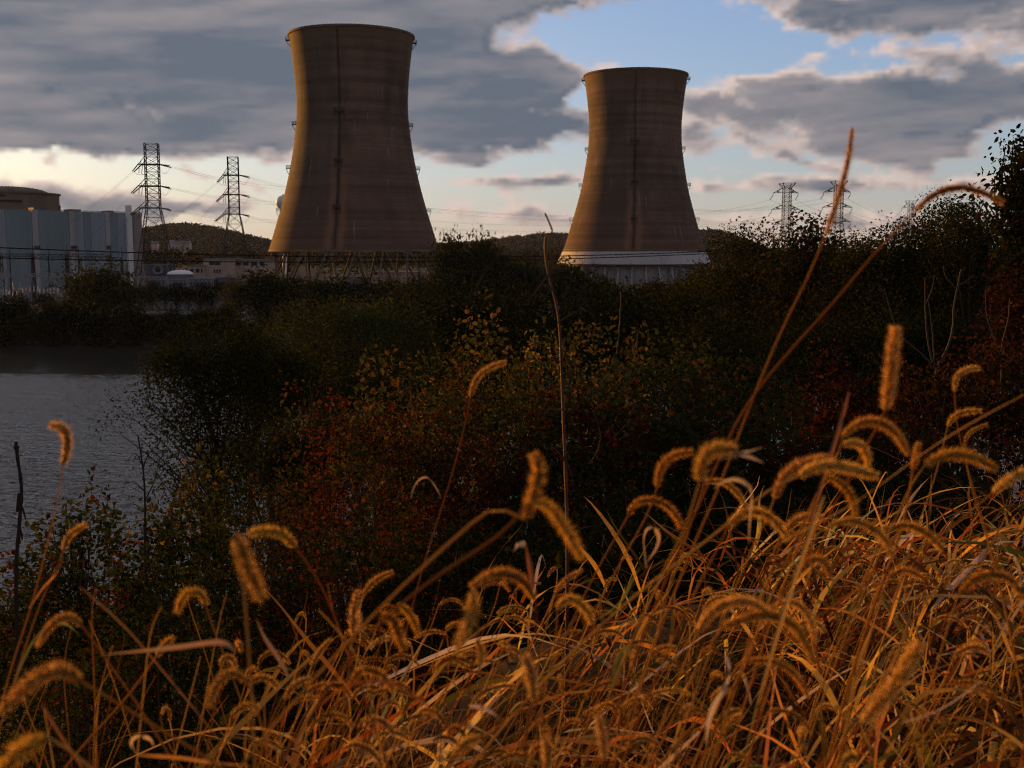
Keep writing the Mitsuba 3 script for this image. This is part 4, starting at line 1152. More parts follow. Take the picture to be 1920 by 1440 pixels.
stalk('forked_sapling', 'thin pale sapling in a V close to the right edge', 'sapling', [(1893, 560), (1890, 600), (1880, 640), (1878, 690)], 18.0, .02, .009, [([(1878, 672), (1862, 630), (1850, 590), (1848, 540)], .012)], 'mat_sapling')
stalk('pale_twig', 'short pale twig in the dark gap left of the tall grass stems', 'twig', [(1484, 772), (1485, 800), (1488, 840)], 14.0, .006, .004, (), 'mat_sapling', False)

# ------------------------------------------------------------------ foxtail grass
GRASS_T = 8


def seed_head(rng, pts, R, nb=900, reach=1.0):
    """Curved bristly head along pts; R = reach of the bristles. Returns core (v, f), bristles (v, f)."""
    n = 26
    sp = spline(pts, n)
    L = np.linalg.norm(np.diff(sp, axis=0), axis=1).sum()
    t = np.linspace(0, 1, n)
    env = np.sin(np.pi * np.clip(t * rng.uniform(.84, .95) + .06, 0, 1)) ** rng.uniform(.35, .75)
    core = tube(sp, R * .36 * env * (1 + .15 * rng.normal(size=n)).clip(.6, 1.4), 7)
    tan = unit(np.gradient(sp, axis=0))
    # seeds
    m = int(240 * max(1, L / .1))
    u = rng.uniform(0.0, 1, m)
    c = np.stack([np.interp(u, t, sp[:, k]) for k in range(3)], 1)
    tg = unit(np.stack([np.interp(u, t, tan[:, k]) for k in range(3)], 1))
    e = np.interp(u, t, env)

    def perp(tg, k):
        x = rng.normal(size=(k, 3))
        return unit(x - (x * tg).sum(1, keepdims=True) * tg)
    d = perp(tg, m)
    sv, sf, sk = leaf_mesh(rng, c + d * (R * .30 * e)[:, None], R * .42 * rng.uniform(.7, 1.2, m), d * .5 + tg * .9, .6)
    # bristles
    nb = int(nb * max(.7, L / .1) * rng.uniform(.65, 1.2))
    u = rng.uniform(0.0, 1, nb)
    c = np.stack([np.interp(u, t, sp[:, k]) for k in range(3)], 1)
    tg = unit(np.stack([np.interp(u, t, tan[:, k]) for k in range(3)], 1))
    e = np.interp(u, t, env)
    d = perp(tg, nb)
    di = unit(d + tg * rng.uniform(.35, 1.0, (nb, 1)))
    b0 = c + d * (R * .25 * e)[:, None]
    ln = (R * reach * rng.uniform(.7, 1.25, nb) * (.55 + .45 * e))[:, None]
    b1 = b0 + di * ln
    w = unit(np.cross(di, rng.normal(size=(nb, 3)))) * np.maximum(R * .034, .00028)
    v = np.stack([b0 - w, b0 + w, b1], 1).reshape(-1, 3)
    f = np.arange(nb * 3).reshape(-1, 3)
    return cat([core, (sv, sf)]), (v, f)


HEADC = np.array([(.17, .080, .020), (.20, .095, .025), (.13, .055, .015), (.18, .10, .03)])
BRISC = np.array([(.78, .43, .09), (.84, .50, .13), (.72, .37, .07), (.80, .45, .09)])
STEMC = np.array([(.52, .28, .055), (.46, .22, .045), (.36, .14, .035), (.50, .30, .075)])
BLADEC = [(.54, .28, .06), (.44, .20, .05), (.36, .12, .035), (.28, .085, .035), (.60, .45, .28), (.20, .20, .055), (.46, .30, .11), (.54, .36, .14), (.13, .14, .04), (.30, .20, .08)]


def ribbon(p, w, side, fold=.25):
    """A folded blade along p (n, 3): width w (n), side vectors (n, 3)."""
    n = len(p)
    t = unit(np.gradient(p, axis=0))
    s = unit(side - (side * t).sum(1, keepdims=True) * t)
    nn = np.cross(t, s)
    w = np.asarray(w)[:, None] / 2
    v = np.stack([p + s * w + nn * w * fold, p, p - s * w + nn * w * fold], 1).reshape(-1, 3)
    i_ = np.arange(n - 1) * 3
    f = np.vstack([np.stack([i_, i_ + 1, i_ + 4], 1), np.stack([i_, i_ + 4, i_ + 3], 1), np.stack([i_ + 1, i_ + 2, i_ + 5], 1), np.stack([i_ + 1, i_ + 5, i_ + 4], 1)])
    return v, f


def solid(c, vf):
    return np.repeat(np.asarray(c, float)[None], len(vf[0]), 0)


def to_ground(p, d, rng):
    """Runs a stem on from p along d until it meets the ground."""
    d = unit(d)
    if d[2] > -.25:
        d = unit(np.array([d[0], d[1], -.35]))
    out, q = [], p.copy()
    for i_ in range(60):
        d = unit(d + np.array([0, 0, -.05]))
        q = q + d * .05
        if i_ % 5 == 4:
            out.append(q.copy())
        if q[2] < float(ground(q[0], q[1])) - .03:
            break
    out.append(q.copy())
    return np.array(out)


def foxtail(label, head_pts, R, stem_pts, rng, group=None, leaf=1, nb=900, r0=.0017, extra_blades=()):
    """head_pts base to tip, stem_pts from the head's base downwards, all in world space."""
    kk = thing('foxtail_grass', label, 'grass stalk', group)
    core, bris = seed_head(rng, head_pts, R * rng.uniform(.9, 1.12), nb, rng.uniform(.82, 1.2))
    k = rng.integers(0, 4)
    tone = rng.uniform(.86, 1.15)
    cc = HEADC[k] * rng.uniform(.8, 1.15); bc = BRISC[k] * tone * np.array([1, rng.uniform(.9, 1.06), rng.uniform(.7, 1.3)])
    hk = put(kk + '__seed_head', core, 'mat_grass', color=solid(cc, core) * rng.uniform(.75, 1.25, (len(core[0]), 1)))
    bcol = np.repeat(bc[None] * rng.uniform(.8, 1.15, (len(bris[1]), 1)), 3, 0)
    lab(put(kk + '__seed_head__bristles', bris, 'mat_grass', color=bcol), kind='stuff')
    st = np.vstack([stem_pts, to_ground(stem_pts[-1], stem_pts[-1] - stem_pts[-2], rng)])
    sp = spline(st, 34)
    sv = tube(np.vstack([head_pts[0], sp[1:]]), np.linspace(r0 * .75, r0 * 1.2, len(sp)), 6)
    put(kk + '__stem', sv, 'mat_grass', color=solid(STEMC[rng.integers(0, 4)] * rng.uniform(.8, 1.1), sv))
    for _ in range(leaf):
        i0 = rng.integers(10, 26)
        s0 = sp[i0]
        az = rng.normal() * .9
        dr_ = np.array([math.cos(az), math.sin(az), 0]) * rng.choice([1, 1, -1])
        Lf = rng.uniform(.12, .3)
        t = np.linspace(0, 1, 11)[:, None]
        up0 = rng.uniform(.3, 1.0)
        p = s0 + dr_ * Lf * (t * .8) + np.array([0, 0, 1]) * Lf * (up0 * t - (up0 * .6 + rng.uniform(.2, .9)) * t ** 2)
        w = rng.uniform(.006, .012) * np.sin(np.pi * np.clip(t[:, 0] * .85 + .12, 0, 1)) ** .7
        side = np.cross(dr_, [0, 0, 1]) * np.cos(t * rng.uniform(0, 2.5)) + np.array([0, 0, 1]) * np.sin(t * rng.uniform(0, 2.5))
        rb_ = ribbon(p, np.maximum(w, .0004), side)
        put(kk + '__leaf_blade', rb_, 'mat_grass', color=solid(np.array(BLADEC[rng.integers(0, len(BLADEC))]), rb_))
    return kk


def fx(label, head, wpx, Y, stem, seed, leaf=1, dy=.0, r0=.0017, hdy=.0):
    """head, stem: pixels written as rays at distance Y (stem runs back by dy per point)."""
    rng = np.random.default_rng(1000 + seed)
    hp = np.array([P(a, b, Y + hdy * i_) for i_, (a, b) in enumerate(head)])
    sp = np.array([P(a, b, Y + dy * i_) for i_, (a, b) in enumerate([head[0]] + stem)])
    foxtail(label, hp, wpx / 2 / FPX * Y * 1.05, sp, rng, None, leaf, 1100 if wpx > 24 else 850, r0)


FX = [
 ('tallest straight seed head, rising into the sky before the far pylon', [(1548, 440), (1572, 370), (1590, 300), (1598, 242)], 19, 1.7, [(1512, 525), (1470, 610), (1395, 790), (1345, 920), (1285, 1060)], 0, .0, .0016),
 ('tall bent seed head arching over the wood at the right', [(1715, 397), (1745, 370), (1785, 353), (1830, 357), (1880, 380)], 24, 1.7, [(1640, 475), (1560, 570), (1410, 745), (1345, 870), (1260, 1060)], 0, .0, .0017),
 ('hooked seed head standing alone against the water', [(118, 872), (126, 835), (119, 805), (96, 797)], 27, 1.9, [(110, 920), (98, 980), (60, 1130), (25, 1240)], 0, .02, .0015),
 ('slender curved seed head in front of the yellow-green thicket', [(882, 745), (893, 712), (918, 690), (948, 679)], 19, 2.4, [(866, 820), (835, 930), (800, 1040), (770, 1150)], 0, .02, .0018),
 ('fat pale upper head of the drooping pair in the middle', [(985, 975), (1000, 925), (1010, 880), (1000, 853)], 44, 1.3, [(930, 955), (880, 985), (780, 1075), (600, 1260)], 0, .0, .002),
 ('long drooping lower head of the pair in the middle', [(988, 945), (1020, 945), (1055, 985), (1074, 1015), (1089, 1046)], 32, 1.3, [(940, 1000), (850, 1060), (700, 1180), (610, 1300)], 1, .0, .002),
 ('thick straight upright head on the right before the dark wood', [(1660, 770), (1668, 715), (1674, 660), (1679, 616)], 33, 1.6, [(1640, 810), (1600, 880), (1545, 985), (1450, 1150)], 0, .02, .0017),
 ('small hooked head, topmost near the right edge', [(1790, 735), (1794, 708), (1812, 693), (1836, 690)], 17, 2.6, [(1794, 790), (1815, 880), (1850, 1000)], 0, .02, .0015),
 ('small hooked head below the topmost one near the right edge', [(1777, 800), (1788, 782), (1812, 772), (1840, 771)], 17, 2.6, [(1765, 850), (1745, 920), (1720, 990)], 0, .02, .0015),
 ('small thin head, third from the top near the right edge', [(1808, 838), (1814, 817), (1830, 804), (1851, 796)], 13, 2.7, [(1818, 900), (1850, 1010)], 0, .02, .0015),
 ('wide arched head below the thick straight upright one', [(1580, 818), (1615, 792), (1660, 798), (1690, 828), (1701, 852)], 28, 1.8, [(1572, 850), (1540, 910), (1480, 1040)], 0, .02, .0017),
 ('fat blurred hooked head at the foot of the two crossing tall stems', [(1312, 905), (1316, 868), (1338, 843), (1378, 845)], 38, 1.4, [(1300, 945), (1285, 990), (1240, 1080)], 1, .02, .002),
 ('hooked head just left of the fat blurred hooked head', [(1232, 915), (1239, 878), (1262, 855), (1297, 847)], 23, 2.0, [(1222, 945), (1195, 1000), (1150, 1080)], 0, .02, .0015),
 ('broad arched head on a thick yellow stem, centre of the right group', [(1498, 893), (1535, 874), (1590, 878), (1646, 893)], 32, 1.6, [(1450, 915), (1390, 960), (1330, 1010), (1200, 1110)], 1, .01, .0022),
 ('arched head crossing behind the broad arched head', [(1452, 935), (1472, 893), (1508, 868), (1552, 857)], 28, 1.7, [(1440, 965), (1415, 1020), (1380, 1100)], 0, .02, .0016),
 ('head hanging down right of the broad arched head', [(1548, 893), (1580, 910), (1598, 938), (1602, 966)], 23, 1.7, [(1525, 950), (1495, 1030), (1465, 1110)], 0, .02, .0016),
 ('short head hanging below the wide arched one', [(1580, 835), (1605, 831), (1623, 848), (1626, 872)], 25, 1.9, [(1560, 870), (1500, 1000), (1440, 1130)], 0, .02, .0016),
 ('arched head nodding right, near the right edge at mid height', [(1735, 872), (1772, 854), (1822, 857), (1868, 880)], 25, 1.8, [(1712, 905), (1685, 960), (1640, 1060)], 0, .02, .0016),
 ('head cut by the right edge of the picture', [(1862, 924), (1888, 902), (1925, 887), (1955, 895)], 26, 1.7, [(1800, 975), (1720, 1035), (1600, 1110)], 0, .01, .0017),
 ('short upright head on a thick green stem right of centre', [(1712, 882), (1717, 856), (1723, 830)], 20, 1.9, [(1704, 930), (1685, 1010), (1655, 1090)], 1, .02, .0026),
 ('arched head low at the left end of the right group', [(1178, 967), (1194, 943), (1232, 940), (1262, 960), (1277, 990)], 22, 2.0, [(1165, 990), (1130, 1050), (1080, 1150)], 0, .02, .0015),
 ('dim head hanging behind the crossing stems', [(1322, 903), (1352, 903), (1378, 920), (1396, 946)], 19, 2.1, [(1310, 940), (1290, 1000), (1260, 1090)], 0, .02, .0015),
 ('wide arched head above the dense grass, centre right', [(1365, 988), (1395, 962), (1437, 966), (1478, 1012)], 28, 1.7, [(1350, 1020), (1320, 1080), (1280, 1160)], 1, .02, .0016),
 ('hooked head right of the wide arched one above the dense grass', [(1470, 1003), (1487, 980), (1512, 970), (1542, 969)], 23, 1.9, [(1460, 1030), (1440, 1090), (1420, 1150)], 0, .02, .0015),
 ('long arched head hanging right, above the dense grass', [(1555, 987), (1588, 976), (1638, 992), (1660, 1015), (1673, 1042)], 25, 1.7, [(1535, 1030), (1510, 1100), (1480, 1180)], 1, .02, .0016),
 ('flat arched head right of the long arched one', [(1660, 993), (1698, 985), (1736, 1000), (1766, 1028)], 22, 1.9, [(1645, 1030), (1620, 1090), (1590, 1160)], 0, .02, .0016),
 ('short head above the bent orange leaf at the left', [(118, 1032), (128, 1008), (142, 994), (162, 984)], 18, 1.9, [(108, 1060), (85, 1110), (55, 1190)], 1, .02, .0016),
 ('big soft head hanging down, left of the red bush', [(438, 1006), (450, 1022), (462, 1062), (478, 1095), (489, 1122)], 44, 1.2, [(446, 1030), (458, 1120), (468, 1250), (476, 1400)], 0, .0, .0017),
 ('thin head lying level right of the big soft hanging head', [(554, 1027), (530, 1003), (500, 995), (468, 1000)], 25, 1.6, [(575, 1055), (605, 1105), (640, 1190)], 0, .02, .0017),
 ('small hooked head over the dark bush, left of centre', [(386, 1137), (374, 1112), (350, 1112), (333, 1147)], 20, 1.9, [(392, 1155), (405, 1190), (425, 1240)], 0, .02, .0015),
 ('curved head left of the dark bush, pointing down left', [(152, 1172), (132, 1157), (100, 1168), (70, 1212)], 27, 1.6, [(170, 1195), (205, 1245), (270, 1340)], 0, .02, .0017),
 ('short yellow head on a slanting yellow stem at lower left', [(293, 1232), (303, 1215), (324, 1195)], 18, 2.1, [(280, 1250), (235, 1310), (150, 1405)], 0, .02, .0026),
 ('largest curved head at the left edge', [(152, 1278), (112, 1256), (60, 1278), (4, 1332)], 42, 1.25, [(190, 1300), (280, 1355), (400, 1430)], 0, .0, .002),
 ('blurred head in the bottom left corner', [(88, 1382), (50, 1398), (20, 1425), (-15, 1465)], 44, 1.2, [(120, 1400), (170, 1440), (240, 1500)], 0, .0, .002),
 ('tiny curled head above the drooping tuft at lower left', [(415, 1250), (418, 1236), (432, 1234), (442, 1252)], 17, 2.2, [(410, 1275), (400, 1340), (390, 1400)], 0, .02, .0014),
 ('drooping tuft of a head beside two pale leaf tips', [(462, 1278), (435, 1262), (405, 1285), (391, 1325)], 27, 1.6, [(475, 1310), (490, 1360), (510, 1430)], 1, .02, .0017),
 ('tiny bent head alone in the dark at the bottom left', [(318, 1352), (316, 1332), (308, 1328), (304, 1338)], 9, 2.8, [(322, 1372), (326, 1400)], 0, .02, .0013),
 ('narrow upright head at the left end of the dense grass', [(585, 1247), (600, 1221), (621, 1198)], 16, 2.3, [(575, 1275), (560, 1330), (540, 1400)], 0, .02, .0014),
 ('nodding head just below the narrow upright one', [(535, 1312), (550, 1286), (582, 1272)], 21, 1.9, [(530, 1340), (522, 1400), (515, 1440)], 1, .02, .0015),
 ('upright head behind the long slanting stems', [(662, 1192), (662, 1152), (671, 1108)], 21, 1.9, [(658, 1230), (645, 1310), (630, 1390)], 0, .02, .0015),
 ('thin curved head at the top left of the dense grass', [(680, 1117), (700, 1091), (736, 1072)], 15, 2.2, [(672, 1150), (655, 1220), (635, 1300)], 0, .02, .0014),
 ('left head of the drooping pair at the left of the dense grass', [(710, 1157), (734, 1160), (746, 1190), (756, 1217)], 29, 1.6, [(712, 1190), (705, 1260), (690, 1340)], 1, .02, .0016),
 ('right head of the drooping pair at the left of the dense grass', [(745, 1132), (767, 1150), (785, 1192)], 21, 1.7, [(738, 1170), (725, 1250), (705, 1330)], 0, .02, .0016),
 ('arched head with a dark rib low at the left of the dense grass', [(655, 1290), (676, 1258), (713, 1264), (737, 1295)], 27, 1.7, [(650, 1330), (640, 1390), (630, 1440)], 1, .02, .0016),
 ('blurred head hanging straight down in the grass left of centre', [(886, 1108), (887, 1130), (876, 1175), (858, 1215)], 36, 1.35, [(893, 1150), (900, 1250), (905, 1360)], 0, .0, .0016),
 ('long arched head above the blurred hanging head', [(1003, 1125), (975, 1086), (930, 1076), (884, 1100)], 28, 1.6, [(1006, 1160), (1003, 1220), (995, 1300)], 1, .02, .0018),
 ('short head nodding in the dark gap of the grass', [(893, 1200), (903, 1222), (898, 1244)], 22, 1.8, [(885, 1250), (878, 1310), (870, 1380)], 0, .02, .0016),
 ('blurred upright head low in the middle of the grass', [(1000, 1315), (996, 1272), (985, 1230)], 33, 1.35, [(1005, 1350), (1010, 1400), (1015, 1450)], 1, .0, .0017),
 ('arched head at the top of the dense grass in the middle', [(1045, 1142), (1068, 1123), (1098, 1143), (1109, 1168)], 25, 1.7, [(1042, 1190), (1030, 1260), (1015, 1330)], 1, .02, .0016),
 ('thin head just above the arched head in the middle', [(1040, 1112), (1062, 1087), (1092, 1069)], 16, 2.2, [(1030, 1145), (1015, 1220), (1000, 1290)], 0, .02, .0014),
 ('upper of the stacked arched heads in the right grass', [(1310, 1182), (1343, 1142), (1400, 1128), (1442, 1152)], 30, 1.6, [(1295, 1215), (1270, 1280), (1240, 1360)], 1, .02, .0017),
 ('middle of the stacked arched heads in the right grass', [(1355, 1177), (1418, 1155), (1480, 1167), (1526, 1242)], 28, 1.6, [(1335, 1205), (1300, 1270), (1260, 1350)], 1, .02, .0017),
 ('right head of the stacked arched heads, with a dark rib', [(1440, 1142), (1488, 1130), (1518, 1162), (1529, 1202)], 24, 1.7, [(1425, 1175), (1400, 1240), (1370, 1320)], 0, .02, .0016),
 ('steeply arched head above the stacked arched heads', [(1490, 1087), (1508, 1060), (1538, 1049), (1557, 1082)], 24, 1.7, [(1480, 1120), (1460, 1190), (1440, 1270)], 1, .02, .0016),
 ('lowest of the stacked arched heads in the right grass', [(1390, 1241), (1448, 1240), (1490, 1265), (1516, 1307)], 22, 1.7, [(1370, 1270), (1340, 1340), (1310, 1410)], 0, .02, .0016),
 ('big blurred head leaning right in the lower right', [(1618, 1355), (1662, 1303), (1698, 1252), (1724, 1206)], 44, 1.15, [(1590, 1385), (1545, 1430), (1500, 1480)], 0, .0, .002),
 ('arched head near the right edge in the dense grass', [(1800, 1112), (1838, 1081), (1890, 1085), (1917, 1122)], 24, 1.8, [(1785, 1150), (1765, 1220), (1740, 1300)], 1, .02, .0016),
 ('flat head in the shade right of the stacked heads', [(1668, 1078), (1698, 1069), (1732, 1086)], 19, 1.9, [(1655, 1110), (1635, 1180), (1615, 1250)], 0, .02, .0016),
 ('blurred head at the bottom edge, right of centre', [(1132, 1425), (1129, 1382), (1121, 1343)], 32, 1.3, [(1136, 1450), (1140, 1480), (1145, 1500)], 0, .0, .0017),
 ('head bent right at the bottom edge, left of centre', [(848, 1425), (868, 1396), (898, 1383)], 27, 1.4, [(842, 1450), (836, 1480), (830, 1500)], 0, .0, .0017),
 ('blurred head at the bottom edge in the middle', [(1022, 1450), (1026, 1412), (1020, 1380)], 26, 1.4, [(1024, 1470), (1026, 1490), (1028, 1510)], 0, .0, .0017),
]
for i_, (label, head, wpx, Y, stem, leaf, dy, r0) in enumerate(FX):
    fx(label, head, wpx, Y, stem, i_, leaf, dy, r0, hdy=.006)

# more foxtails standing within the dense grass: same kind, nothing tells them apart
rng = np.random.default_rng(404)
made = 0
while made < 150:
    left = made >= 128
    if left:
        px, py = rng.uniform(430, 760), rng.uniform(1150, 1430)
    else:
        px = rng.uniform(640, 1960); lo = np.interp(px, [640, 800, 1000, 1200, 1400, 1900], [1180, 1110, 1060, 1040, 1000, 985]); py = rng.uniform(0, 1) ** 1.15 * (1430 - lo) + lo
    Y = float(np.interp(py, [980, 1100, 1250, 1440], [4.6, 3.4, 2.5, 1.9])) * rng.uniform(.86, 1.12)
    b = P(px, py, Y)
    s = 1 if rng.uniform() < .82 else -1
    az = rng.normal() * .8
    hd = np.array([s * math.cos(az), math.sin(az), 0])
    L = rng.uniform(.055, .105)
    droop = rng.uniform(.2, 1.5)
    a = np.linspace(rng.uniform(.4, 1.2), -droop, 6)
    h = [b]
    for q_ in a[:-1]:
        h.append(h[-1] + L / 5 * (hd * math.cos(q_) + np.array([0, 0, math.sin(q_)])))
    lean = np.array([-hd[0] * .25 - .18, -hd[1] * .2, -1.0])
    st = [b + lean * .07, b + lean * .2 + [-.02, 0, 0]]
    foxtail('golden foxtail head nodding in the dense dry grass' if not left else 'golden foxtail head in the thin left edge of the dry grass', np.array(h), rng.uniform(.0065, .0095), np.array([b] + st), rng,
            'foxtails in the dense grass' if not left else 'foxtails at the left edge of the grass', 1 if made % 3 == 0 else 0, 520, .0013)
    made += 1

# single blades that stand out
def blade_px(label, pts, w, Y, col, seed, twist=0.0):
    p = spline(np.array([P(a, b, Y + .01 * i_) for i_, (a, b) in enumerate(pts)]), 24)
    t = np.linspace(0, 1, 24)
    ww = w / FPX * Y * np.clip(np.minimum(t * 4 + .35, (1 - t) * 2.2 + .06), 0, 1)
    side = np.stack([np.cos(1.2 + twist * t), -np.sin(.6 + twist * t) * .8, .5 + 0 * t], 1)
    v = ribbon(p, ww, side, .3)
    lab(put('grass_leaf', v, 'mat_grass', color=solid(col, v) * (.85 + .3 * np.repeat(t, 3)[:, None] * 0 + .15)), label, 'grass leaf')


blade_px('dull pink dry leaf lying level at the lower left', [(440, 1222), (420, 1208), (360, 1212), (290, 1220), (190, 1228)], 18, 1.4, (.42, .26, .17), 1)
blade_px('dry leaf with a pale square tip beside the big hanging head', [(540, 1270), (520, 1235), (497, 1200), (480, 1160)], 16, 1.7, (.45, .26, .15), 2)
blade_px('bright orange bent leaf at the far left', [(55, 1140), (85, 1095), (108, 1070), (118, 1035)], 13, 1.9, (.5, .22, .06), 3)
blade_px('long orange leaf along the bottom left edge', [(260, 1415), (330, 1418), (400, 1428), (470, 1436)], 16, 1.3, (.55, .26, .07), 4)
blade_px('curled pale leaf loop at the bottom left', [(262, 1418), (244, 1396), (256, 1380), (280, 1386), (288, 1400)], 10, 1.5, (.55, .40, .24), 5, 2)
blade_px('pale leaf curl with a teardrop loop above the grass, centre right', [(1212, 1065), (1206, 1010), (1212, 992), (1226, 990), (1236, 1012), (1222, 1042), (1213, 1055)], 10, 2.0, (.42, .29, .17), 6, 2.5)
blade_px('pale grey leaf pair pointing right beside the fat hooked head', [(1352, 862), (1375, 850), (1400, 846), (1430, 838)], 12, 1.4, (.38, .32, .30), 7)
blade_px('grey leaf below the pale leaf pair', [(1350, 862), (1380, 850), (1405, 855), (1432, 868)], 13, 1.4, (.34, .30, .31), 8)
blade_px('bent tan leaf hanging like a hook under the crossing stems', [(1340, 915), (1365, 898), (1395, 902), (1410, 925), (1408, 965), (1404, 1020)], 15, 1.5, (.52, .38, .26), 9, 1)
blade_px('thin arched white leaf before the red bush', [(770, 935), (780, 905), (797, 894), (812, 905), (826, 930)], 7, 2.3, (.40, .31, .24), 10, 1)
blade_px('rust red leaf rising above the dense grass in the middle', [(1000, 1105), (992, 1060), (985, 1020)], 15, 1.6, (.40, .13, .05), 11)
blade_px('white leaf tip beside the rust red leaf', [(985, 1020), (975, 1022), (962, 1035)], 12, 1.6, (.42, .34, .31), 12)
blade_px('long dark red leaf slanting up to the right', [(1540, 1170), (1600, 1110), (1660, 1070), (1715, 1042)], 12, 1.7, (.22, .06, .03), 13)
blade_px('pale twisted leaf hanging in the lower right grass', [(1362, 1230), (1368, 1265), (1355, 1300), (1335, 1335), (1324, 1395)], 16, 1.5, (.55, .46, .38), 14, 2.5)
blade_px('greyish leaf curl at the right of the lower grass', [(1690, 1355), (1760, 1330), (1815, 1295), (1840, 1278), (1848, 1290)], 12, 1.5, (.48, .38, .32), 15, 1)
blade_px('long yellow stem slanting across the right side', [(1925, 738), (1750, 838), (1600, 945), (1480, 1010), (1380, 1070)], 8, 1.6, (.42, .26, .10), 16)
blade_px('second long dull stem slanting behind it', [(1720, 940), (1640, 985), (1560, 1035), (1460, 1110)], 7, 1.7, (.38, .22, .09), 17)
blade_px('upright dark stem before the thick straight head', [(1592, 735), (1575, 800), (1550, 880), (1520, 980), (1490, 1090)], 9, 1.6, (.30, .13, .06), 18)
blade_px('bright yellow stem standing in the right grass', [(1545, 930), (1520, 1000), (1480, 1120), (1440, 1250), (1390, 1440)], 10, 1.4, (.55, .32, .09), 19)
blade_px('green leaf blade rising right of the middle', [(1120, 1160), (1160, 1130), (1180, 1095), (1202, 1060)], 16, 1.9, (.16, .18, .045), 20)
blade_px('purple grey leaf tip in the middle of the lower grass', [(880, 1322), (905, 1325), (935, 1345)], 15, 1.4, (.42, .34, .36), 21)
blade_px('pair of long brown stems slanting at lower left', [(150, 1100), (230, 1170), (300, 1250), (390, 1360), (450, 1440)], 7, 1.6, (.30, .15, .06), 22)
blade_px('thin brown stem slanting down from the largest left head', [(80, 1320), (110, 1370), (150, 1430), (190, 1500)], 12, 1.3, (.30, .13, .055), 23)

# the mass of dry blades and thin stems
def grass_mass(key, label, n, seed, xr, yr, hr, wr_, pal, lean_x=.35, short=False, yedge=.55, h0=(0, 0), steep=1.0, gaps=False):
    r_ = np.random.default_rng(seed)
    x = r_.uniform(*xr, n); y = r_.uniform(*yr, n)
    yE = 4.9 + 2.2 * np.clip(x, -2.2, 0) + .5 * np.clip(x, 0, 4)
    keep = (y < yE + yedge * r_.uniform(-1, 1, n)) & (np.abs(x) < .50 * y + .55)
    dens = sstep(-.55, .35, x + .12 * y) * .9 + .08
    keep &= r_.uniform(0, 1, n) < dens
    if gaps:
        keep &= meshkit.fbm(np.stack([x * 2.3, y * 2.3, 0 * x + 2], -1), 2, 12) > r_.uniform(.34, .53, n)
    x, y = x[keep], y[keep]
    m = len(x)
    t = np.linspace(0, 1, GRASS_T)
    L = r_.uniform(*hr, m) * (.75 + .5 * meshkit.noise(np.stack([x * 1.3, y * 1.3, 0 * x], -1), 3))
    near = sstep(.9, 1.9, y)                         # nothing tall right at the lens
    L = L * (.35 + .65 * near)
    az = r_.normal(size=m) * 1.0
    dx, dy = np.cos(az) * np.where(r_.uniform(size=m) < .8, 1, -1), np.sin(az)
    ln = np.abs(r_.normal(size=m)) * .35 / steep + lean_x * r_.uniform(.3, 1.2, m)
    dr_ = r_.uniform(0, 1.0, m) ** 2 * 1.15
    b = np.stack([x, y, ground(x, y) - .02 + r_.uniform(*h0, m) * near], -1)
    hor = (ln[:, None] * t + dr_[:, None] * .6 * t ** 3) * L[:, None]
    ver = (t - (.18 * ln[:, None] + dr_[:, None] * .75) * t ** 3) * L[:, None]
    wob = r_.normal(size=(m, 2, 1)) * .03 * np.sin(t * 6 + r_.uniform(0, 6, (m, 1, 1))) * L[:, None, None]
    p = np.stack([b[:, 0:1] + dx[:, None] * hor + wob[:, 0], b[:, 1:2] + dy[:, None] * hor + wob[:, 1], b[:, 2:] + ver], -1)
    w = r_.uniform(*wr_, m)[:, None] * np.clip(np.minimum(t * 3 + .4, (1 - t) * 1.8 + .03), 0, 1)
    tan = unit(np.gradient(p, axis=1))
    ph = r_.uniform(0, 6.28, (m, 1)) + r_.normal(size=(m, 1)) * 1.6 * t
    side0 = unit(np.cross(tan, np.array([.3, .2, 1.0]))); up0 = np.cross(side0, tan)
    s = side0 * np.cos(ph)[..., None] + up0 * np.sin(ph)[..., None]
    s = s * w[..., None] / 2
    v = np.stack([p - s, p + s], 2).reshape(m, -1, 3)
    i_ = np.arange(GRASS_T - 1) * 2
    fc = np.vstack([np.stack([i_, i_ + 1, i_ + 3], 1), np.stack([i_, i_ + 3, i_ + 2], 1)])
    f = (fc[None] + (np.arange(m) * GRASS_T * 2)[:, None, None]).reshape(-1, 3)
    pal = np.asarray(pal)
    col = pick(r_, pal, m, .35)
    tip = pick(r_, BLADEC, m, .2)
    mixv = np.clip(np.repeat(t, 2)[None, :, None] * 1.2 - .4, 0, 1) * .6
    c = col[:, None] * (1 - mixv) + tip[:, None] * mixv
    lab(put(key, (v.reshape(-1, 3), f), 'mat_grass', color=c.reshape(-1, 3).clip(.01, .7)), label, 'grass', kind='stuff')


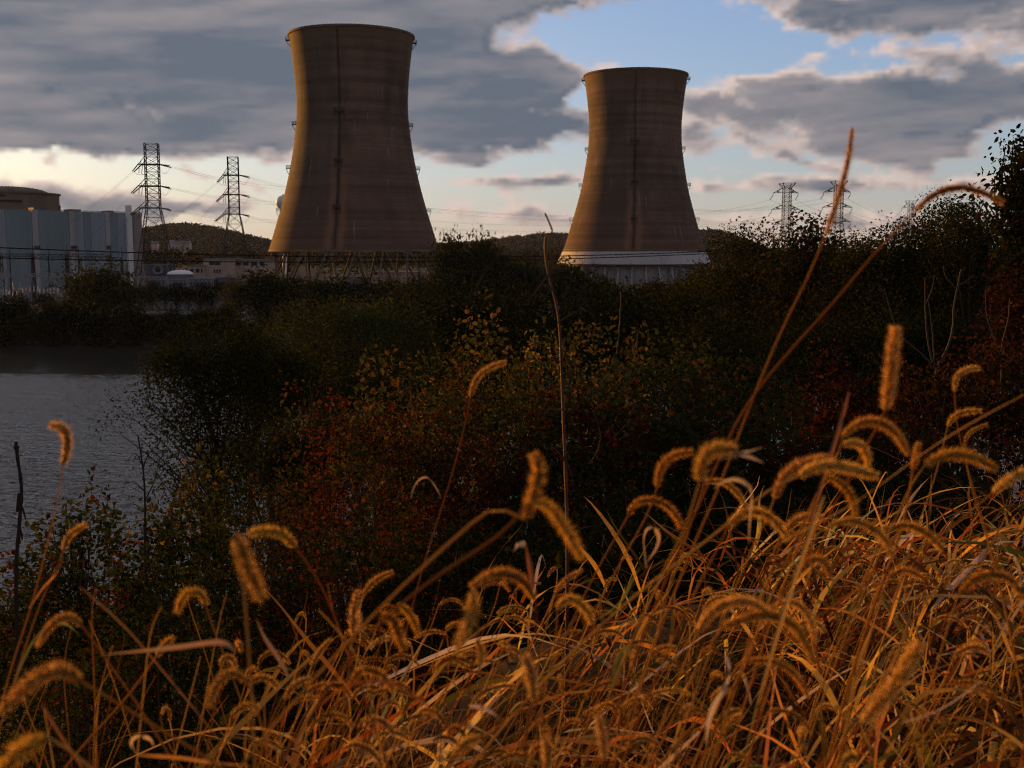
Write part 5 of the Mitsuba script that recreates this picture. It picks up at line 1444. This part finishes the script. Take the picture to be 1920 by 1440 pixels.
MASSC = [(.62, .32, .055), (.50, .21, .04), (.34, .10, .025), (.20, .048, .016), (.64, .42, .16), (.15, .14, .03), (.09, .036, .012), (.64, .36, .075), (.07, .075, .018), (.14, .06, .02), (.40, .13, .028), (.06, .024, .010), (.48, .37, .28), (.04, .016, .008), (.05, .02, .01), (.10, .045, .015), (.03, .014, .008)]
grass_mass('dry_grass', 'mass of broad golden, rust and straw coloured dry grass blades on the bank', 10500, 500, (-2.2, 4.2), (.95, 7.2), (.16, .50), (.009, .022), MASSC, .5, h0=(.0, .48), steep=.5, gaps=True)
grass_mass('dry_grass_stems', 'thin straw stems among the dry grass blades', 2200, 501, (-2.0, 4.2), (.75, 7.0), (.45, .9), (.0022, .0042), STEMC, .5, gaps=True)
grass_mass('short_green_grass', 'short green and brown grass under the dry blades', 26000, 502, (-2.2, 4.2), (.6, 7.4), (.08, .30), (.004, .011), [(.03, .035, .010), (.05, .038, .012), (.075, .034, .011), (.03, .033, .010), (.05, .018, .008), (.018, .012, .007)], .3)
rng = np.random.default_rng(606)
for n_ in range(34):
    px, py = rng.uniform(-10, 620), rng.uniform(1090, 1400)
    Y = rng.uniform(1.6, 3.2)
    L = rng.uniform(60, 190)
    lean = rng.choice([-1, 1]) * rng.uniform(.1, .9)
    v = spline(np.array([P(px, py, Y), P(px - lean * L * .45 + rng.normal() * 8, py + L * .6, Y + .02), P(px - lean * L * .8, py + L * 1.3, Y + .04)]), 14)
    v = np.vstack([v, to_ground(v[-1], v[-1] - v[-2], rng)])
    tb = tube(spline(v, 26), np.linspace(.0006, .0016, 26), 5)
    lab(put('dry_weed_stem', tb, 'mat_grass', color=solid(STEMC[rng.integers(0, 4)] * rng.uniform(.35, .9), tb)), 'thin bare dry stem in the dark lower left', 'weed stem', 'thin dry stems at the lower left')

# ------------------------------------------------------------------ thin evening air
scene['haze_medium'] = {'type': 'homogeneous', 'albedo': {'type': 'rgb', 'value': [0.95, 0.95, 0.96]}, 'sigma_t': {'type': 'rgb', 'value': [0.000018, 0.000022, 0.000030]}}
scene['haze'] = {'type': 'cube', 'to_world': T().translate([0, 0, 61.5]).scale([7300, 7300, 65]), 'bsdf': {'type': 'null'}, 'interior': {'type': 'ref', 'id': 'haze_medium'}}
labels['haze'] = {'label': 'thin evening haze over the river plain', 'kind': 'stuff'}
scene['camera']['medium'] = {'type': 'ref', 'id': 'haze_medium'}
